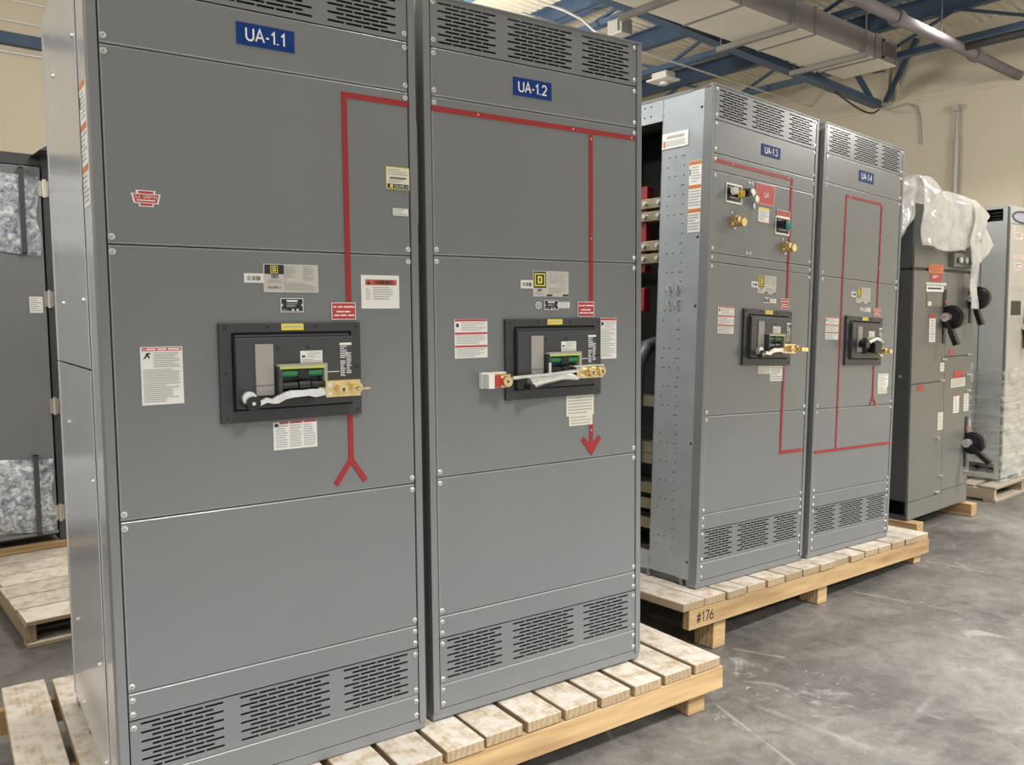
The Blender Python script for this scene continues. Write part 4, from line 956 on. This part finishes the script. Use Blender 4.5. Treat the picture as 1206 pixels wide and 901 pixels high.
# ------------------------------------------------------------------ building shell
SX1, MY1, ZD, KS_ = 10.5, 10.5, 4.90, .035
FLINES = [(4.42,2.30,4.53,1.78,.012,.55), (5.33,2.30,5.36,1.75,.010,.5), (3.23,2.26,3.32,2.04,.012,.5), (2.70,1.96,2.53,1.51,.010,.5), (2.84,1.35,3.43,1.43,.020,.16), (2.81,1.92,2.84,1.35,.022,.2), (2.26,2.21,2.19,2.05,.008,.5), (6.6,2.5,6.75,.6,.010,.4)]
M['floor'] = floor_mat()
zr = lambda s: ZD + KS_ * (SX1 - s)
mb = MB(); mb.quad((-9, -9, 0), (SX1, -9, 0), (SX1, MY1, 0), (-9, MY1, 0)); struct('floor', mb, ['floor'])
mb = MB(); mb.box(SX1, SX1 + .2, -9, MY1 + .2, 0, 5.6); struct('wall_right', mb, ['wall'])
mb = MB(); mb.box(-9, SX1 + .2, MY1, MY1 + .2, 0, 5.8); struct('wall_left', mb, ['wall'])
# corrugated roof deck: ribs run along s
mb = MB(); prof = []; y = -9.0
while y < MY1 + .15: prof += [(y, 0), (y + .05, 0), (y + .068, .038), (y + .082, .038)]; y += .10
n = len(prof); vs = [(-9, a, zr(-9) + b) for a, b in prof] + [(SX1 + .1, a, zr(SX1 + .1) + b) for a, b in prof]
mb.add(vs, [(i, i + 1, n + i + 1, n + i) for i in range(n - 1)]); struct('ceiling', mb, ['deck'])
mb = MB(); mb.box(SX1 - .035, SX1, -9, MY1, 4.155, 4.20); mb.box(SX1 - .02, SX1, -9, MY1, 4.13, 4.155); struct('trim_1', mb, ['wall'])
mb = MB()
for m_ in (5.0, 5.12, 2.2, 2.32, 7.7, 7.82): mb.box(SX1 - .05, SX1, m_, m_ + .035, 4.2, 4.92)
struct('trim_2', mb, ['wall'])
mb = MB(); mb.box(SX1 - .03, SX1, 3.52, 3.535, 0, 4.15); struct('trim_3', mb, ['wall'])

def joist(s, zb, label):
    t = thing('roof_joist', label, 'roof joist', (s, 0, 0), group='blue roof joists'); zt = zr(s) - .003
    mb = MB(); mb.box(-.06, .06, -6, MY1 - .01, zt - .012, zt, 0); mb.box(-.005, .005, -6, MY1 - .01, zt - .20, zt - .012, 0); mb.box(-.05, .05, -6, MY1 - .01, zt - .21, zt - .20, 0); mb.build('top_chord', ['steel_blue'], t)
    mb = MB(); mb.box(-.05, .05, -6, MY1 - .01, zb, zb + .010, 0); mb.box(-.05, -.042, -6, MY1 - .01, zb + .01, zb + .06, 0); mb.box(.042, .05, -6, MY1 - .01, zb + .01, zb + .06, 0); mb.build('bottom_chord', ['steel_blue'], t)
    mb = MB(); m_ = -6.0; up = False
    while m_ < MY1 - 1:
        a, b = (m_, zb + .03 if not up else zt - .19), (m_ + .9, zt - .19 if not up else zb + .03)
        mb.bar((0, *a), (0, *b), .03, .03); m_ += .9; up = not up
    mb.build('web', ['steel_blue'], t)
for s, zb, lab in ((9.40, 4.38, 'blue open-web roof joist nearest the far wall'), (7.93, 4.46, 'second blue open-web roof joist from the far wall'), (6.60, 4.62, 'third blue open-web roof joist from the far wall'), (5.2, 4.70, 'fourth blue open-web roof joist from the far wall')):
    joist(s, zb, lab)

def girder(m_, label, zoff=0):
    t = thing('roof_girder', label, 'roof girder', (0, m_, 0)); zc = lambda s: 4.17 + zoff + KS_ * (SX1 - s)
    for nm, f, h in (('bottom_chord', zc, .085), ('top_chord', lambda s: zr(s) - .30, .085)):
        mb = MB()
        for dy in (-.035, .035): mb.bar((-4, dy, f(-4)), (SX1 - .12, dy, f(SX1 - .12)), .014, h)
        mb.bar((-4, 0, f(-4) - h / 2 + .005), (SX1 - .12, 0, f(SX1 - .12) - h / 2 + .005), .12, .012); mb.build(nm, ['steel_blue'], t)
    mb = MB()
    for i in range(10):
        s = SX1 - .25 - i * 1.4; mb.bar((s, 0, zc(s)), (s - .7, 0, zr(s - .7) - .3), .05, .05); mb.bar((s - .7, 0, zr(s - .7) - .3), (s - 1.4, 0, zc(s - 1.4)), .05, .05)
    mb.build('web', ['steel_blue'], t)
girder(5.21, 'blue roof girder whose lower chord meets the far wall left of the duct')
girder(2.45, 'blue roof girder at the upper right, beside the grey sprinkler main')
t = MB(); t.bar((-9, MY1 - .06, 4.57), (SX1 - .05, MY1 - .06, 4.57), .10, .12); tag(t.build('eave_beam', ['steel_blue']), 'blue steel beam along the left wall high above the dark enclosure', 'beam')
for z, lab in ((4.44, 'lowest thin white conduit along the left wall, under the blue beam'), (4.77, 'middle thin white conduit along the left wall, above the blue beam'), (4.99, 'topmost thin white conduit along the left wall')):
    t = MB(); t.cyl((-9, MY1 - .04, z), (SX1 - .05, MY1 - .04, z), .014, n=8); tag(t.build('wall_conduit', ['white_pipe']), lab, 'conduit')
t = MB(); t.bar((SX1 - .06, 5.15, 4.2), (SX1 - .06, 4.78, 4.88), .05, .05, up=(1, 0, 0)); tag(t.build('wall_brace', ['steel_blue']), 'short slanting light blue strut from the girder end up the far wall', 'brace')

# duct
DU = thing('air_duct', 'grey rectangular air duct with a pale underside and an end grille', 'air duct', (0, 4.35, 4.20))
mb = MB(); mb.box(-2, 8.62, 0, .62, .0, .24, 0); mb.box(-2, 8.62, .004, .616, -.004, .0, 1)
for s in [0.4 + k * 1.17 for k in range(8)]: mb.box(s - .02, s + .02, -.01, .63, -.008, .25, 0)
mb.build('duct_run', ['duct_side', 'duct_bottom'], DU)
mb = MB(); mb.box(8.62, 9.05, .01, .60, .01, .235, 0); mb.box(8.62, 9.05, .012, .598, -.002, .01, 1); mb.build('end_section', ['duct_side', 'duct_bottom'], DU)
mb = MB(); mb.box(8.74, 9.02, -.012, .01, .03, .05, 0); mb.box(8.74, 9.02, -.012, .01, .20, .22, 0); mb.box(8.74, 8.76, -.012, .01, .03, .22, 0); mb.box(9.0, 9.02, -.012, .01, .03, .22, 0); mb.box(8.76, 9.0, -.001, .01, .05, .2, 1)
for k in range(9): mb.box(8.775 + k * .025, 8.783 + k * .025, -.010, .0, .05, .20, 0)
mb.build('grille', ['duct_side', 'bblack'], DU)
for s in (8.3, 7.0, 5.6):
    mb = MB(); mb.box(s - .025, s + .025, -.06, .80, -.055, -.008, 0); mb.cyl((s, -.04, -.02), (s, -.04, zr(s) - 4.2), .008, n=6); mb.cyl((s, .76, -.02), (s, .76, zr(s) - 4.2), .008, n=6); mb.build('hanger', ['duct_side'], DU)

def pipe_thing(name, label, cat, pts, r, mat, n=14, extra=None):
    mb = MB(); mb.tube(pts, r, n=n)
    if extra: extra(mb)
    return tag(mb.build(name, [mat]), label, cat)
def couplings(mb):
    for s in (9.3, 7.6): mb.cyl((s - .05, 3.66, 4.2), (s + .05, 3.66, 4.2), .072, n=14)
    for s in (8.5, 6.9): mb.cyl((s, 3.66, 4.2), (s, 3.66, zr(s)), .007, n=6)
pipe_thing('sprinkler_pipe', 'thick purple-grey sprinkler main crossing the top right corner', 'pipe', [(-3, 3.66, 4.2), (3, 3.66, 4.2), (SX1, 3.66, 4.2)], .052, 'pipe', extra=couplings)
pipe_thing('sprinkler_pipe', 'dark sprinkler branch pipe leaving the main towards the right edge', 'pipe', [(8.95, 3.607, 4.2), (8.95, 1, 4.2), (8.95, -3, 4.2)], .040, 'cable')
def rod_fit(mb): mb.cyl((SX1 - .05, 4.29, 3.62), (SX1 - .05, 4.29, 4.0), .018, n=8); mb.box(SX1 - .10, SX1, 4.26, 4.32, 3.93, 4.0)
pipe_thing('wall_pipe', 'slim vertical grey pipe on the far wall above the plastic sheet', 'pipe', [(SX1 - .05, 4.29, 0), (SX1 - .05, 4.29, 2), (SX1 - .05, 4.29, 3.62)], .030, 'conduit', extra=rod_fit)
pipe_thing('flexible_conduit', 'grey conduit bending down on the far wall beside the girder end', 'conduit', [(SX1 - .01, 5.15, 4.12), (SX1 - .012, 4.9, 4.14), (SX1 - .012, 4.78, 4.08), (SX1 - .012, 4.74, 3.95), (SX1 - .012, 4.72, 3.62)], .014, 'conduit', 8)
pts = []
for i in range(25):
    u = i / 24; s = 9.35 + u * 1.05; pts.append((s, 5.21 - .10 * sin(u * pi), 4.17 + KS_ * (SX1 - s) - .053 - .15 * sin(u * pi)))
pipe_thing('drooping_cable', 'dark cable sagging below the blue girder near the far wall', 'cable', pts, .011, 'cable', 6)
pipe_thing('straight_conduit', 'thin pale conduit running straight under the joists above the UA-1.3 cabinet', 'conduit', [(5.2, 6.0, 4.36), (7.8, 6.1, 4.36), (SX1, 6.2, 4.36)], .010, 'white_pipe', 6)
pts = [(6.2, 6.9, 4.95), (6.35, 6.65, 4.82), (6.45, 6.48, 4.70), (6.5, 6.35, 4.56), (6.58, 6.25, 4.50), (6.6, 6.225, 4.515)]
pipe_thing('flexible_conduit', 'pale flexible conduit curving to the junction box above the UA-1.2 cabinet', 'conduit', pts, .014, 'conduit', 8)
mb = MB(); mb.box(6.52, 6.68, 5.98, 6.18, 4.46, 4.615, 0, bev=.006); mb.box(6.57, 6.63, 6.04, 6.12, 4.61, 4.62, 0); mb.box(6.50, 6.53, 6.02, 6.14, 4.48, 4.59, 0); mb.cyl((6.60, 6.18, 4.53), (6.60, 6.22, 4.53), .03, n=10)
tag(mb.build('junction_box', ['conduit']), 'small grey junction box hanging on a joist above the UA-1.2 cabinet', 'junction box')
mb = MB(); mb.box(7.85, 8.02, 6.5, 6.72, 4.36, 4.44, 0, bev=.01); mb.box(7.80, 8.06, 6.46, 6.76, 4.34, 4.362, 0); mb.cyl((7.93, 6.6, 4.33), (7.93, 6.6, 4.30), .05, n=14)
tag(mb.build('ceiling_sensor', ['white_pipe']), 'small white box fixture under a joist above the open UA-1.3 cabinet', 'fixture')

# ------------------------------------------------------------------ light: shop lamps hung below the roof, and added fill points
def lamp(name, x, y, z, sx, sy, watts, col=(1, .95, .86), tilt=(0, 0, 0), spread=180):
    l = bpy.data.lights.new(name, 'AREA'); l.shape = 'RECTANGLE'; l.size = sx; l.size_y = sy; l.energy = watts; l.color = col; l.spread = R(spread)
    o = bpy.data.objects.new(name, l); C.objects.link(o); o.location = (x, y, z); o.rotation_euler = tilt; return o
for x, y, e in ((-.9, 1.45, 22), (2.35, 1.75, 16), (5.6, 1.4, 22), (1.9, 3.3, 60)): lamp('shop_lamp', x, y, 4.4, .5, .5, e, (1, .98, .95))
for x in (-2.2, 1.4, 5.0, 8.6): lamp('high_bay_lamp', x, -1.2, 4.4, .5, .5, 170, (1, 1, .985), spread=104)
for x in (-2.2, 1.4, 5.0, 8.6): lamp('high_bay_lamp', x, -4.2, 4.4, .5, .5, 230, (1, 1, .985), spread=130)
lamp('high_bay_lamp', 8.2, 3.2, 4.5, .5, .5, 60, (1, .975, .93), spread=120)
for x, y, e in ((-2.2, 4.1, 135), (1.6, 6.4, 100), (5.4, 6.9, 130), (8.0, .4, 120)):  # unseen point lights added to brighten the roof deck and walls
    l = bpy.data.lights.new('added_fill_point', 'POINT'); l.energy = e; l.shadow_soft_size = .22; l.color = (1, .96, .90)
    o = bpy.data.objects.new('added_fill_point', l); C.objects.link(o); o.location = (x, y, 3.6)
w = bpy.data.worlds.new('ambient'); bpy.context.scene.world = w; w.use_nodes = True
w.node_tree.nodes['Background'].inputs[0].default_value = (.99, 1, 1, 1); w.node_tree.nodes['Background'].inputs[1].default_value = .55

# ------------------------------------------------------------------ camera
cd = bpy.data.cameras.new('camera'); cam = bpy.data.objects.new('camera', cd); C.objects.link(cam)
cd.sensor_fit = 'HORIZONTAL'; cd.sensor_width = 36; cd.lens = 984.03 / 1206 * 36; cd.clip_start = .05
cam.location = (0, 0, 1.551)
cam.matrix_world = Matrix.Translation((0, 0, 1.551)) @ Matrix.Rotation(R(-40), 4, 'Z') @ Matrix.Rotation(R(90 - 4.379), 4, 'X') @ Matrix.Rotation(R(-.51), 4, 'Z')
sc_ = bpy.context.scene; sc_.camera = cam
vs_ = sc_.view_settings; vs_.view_transform = 'Standard'; vs_.look = 'None'; vs_.exposure = .48; vs_.gamma = 1; vs_.use_curve_mapping = False
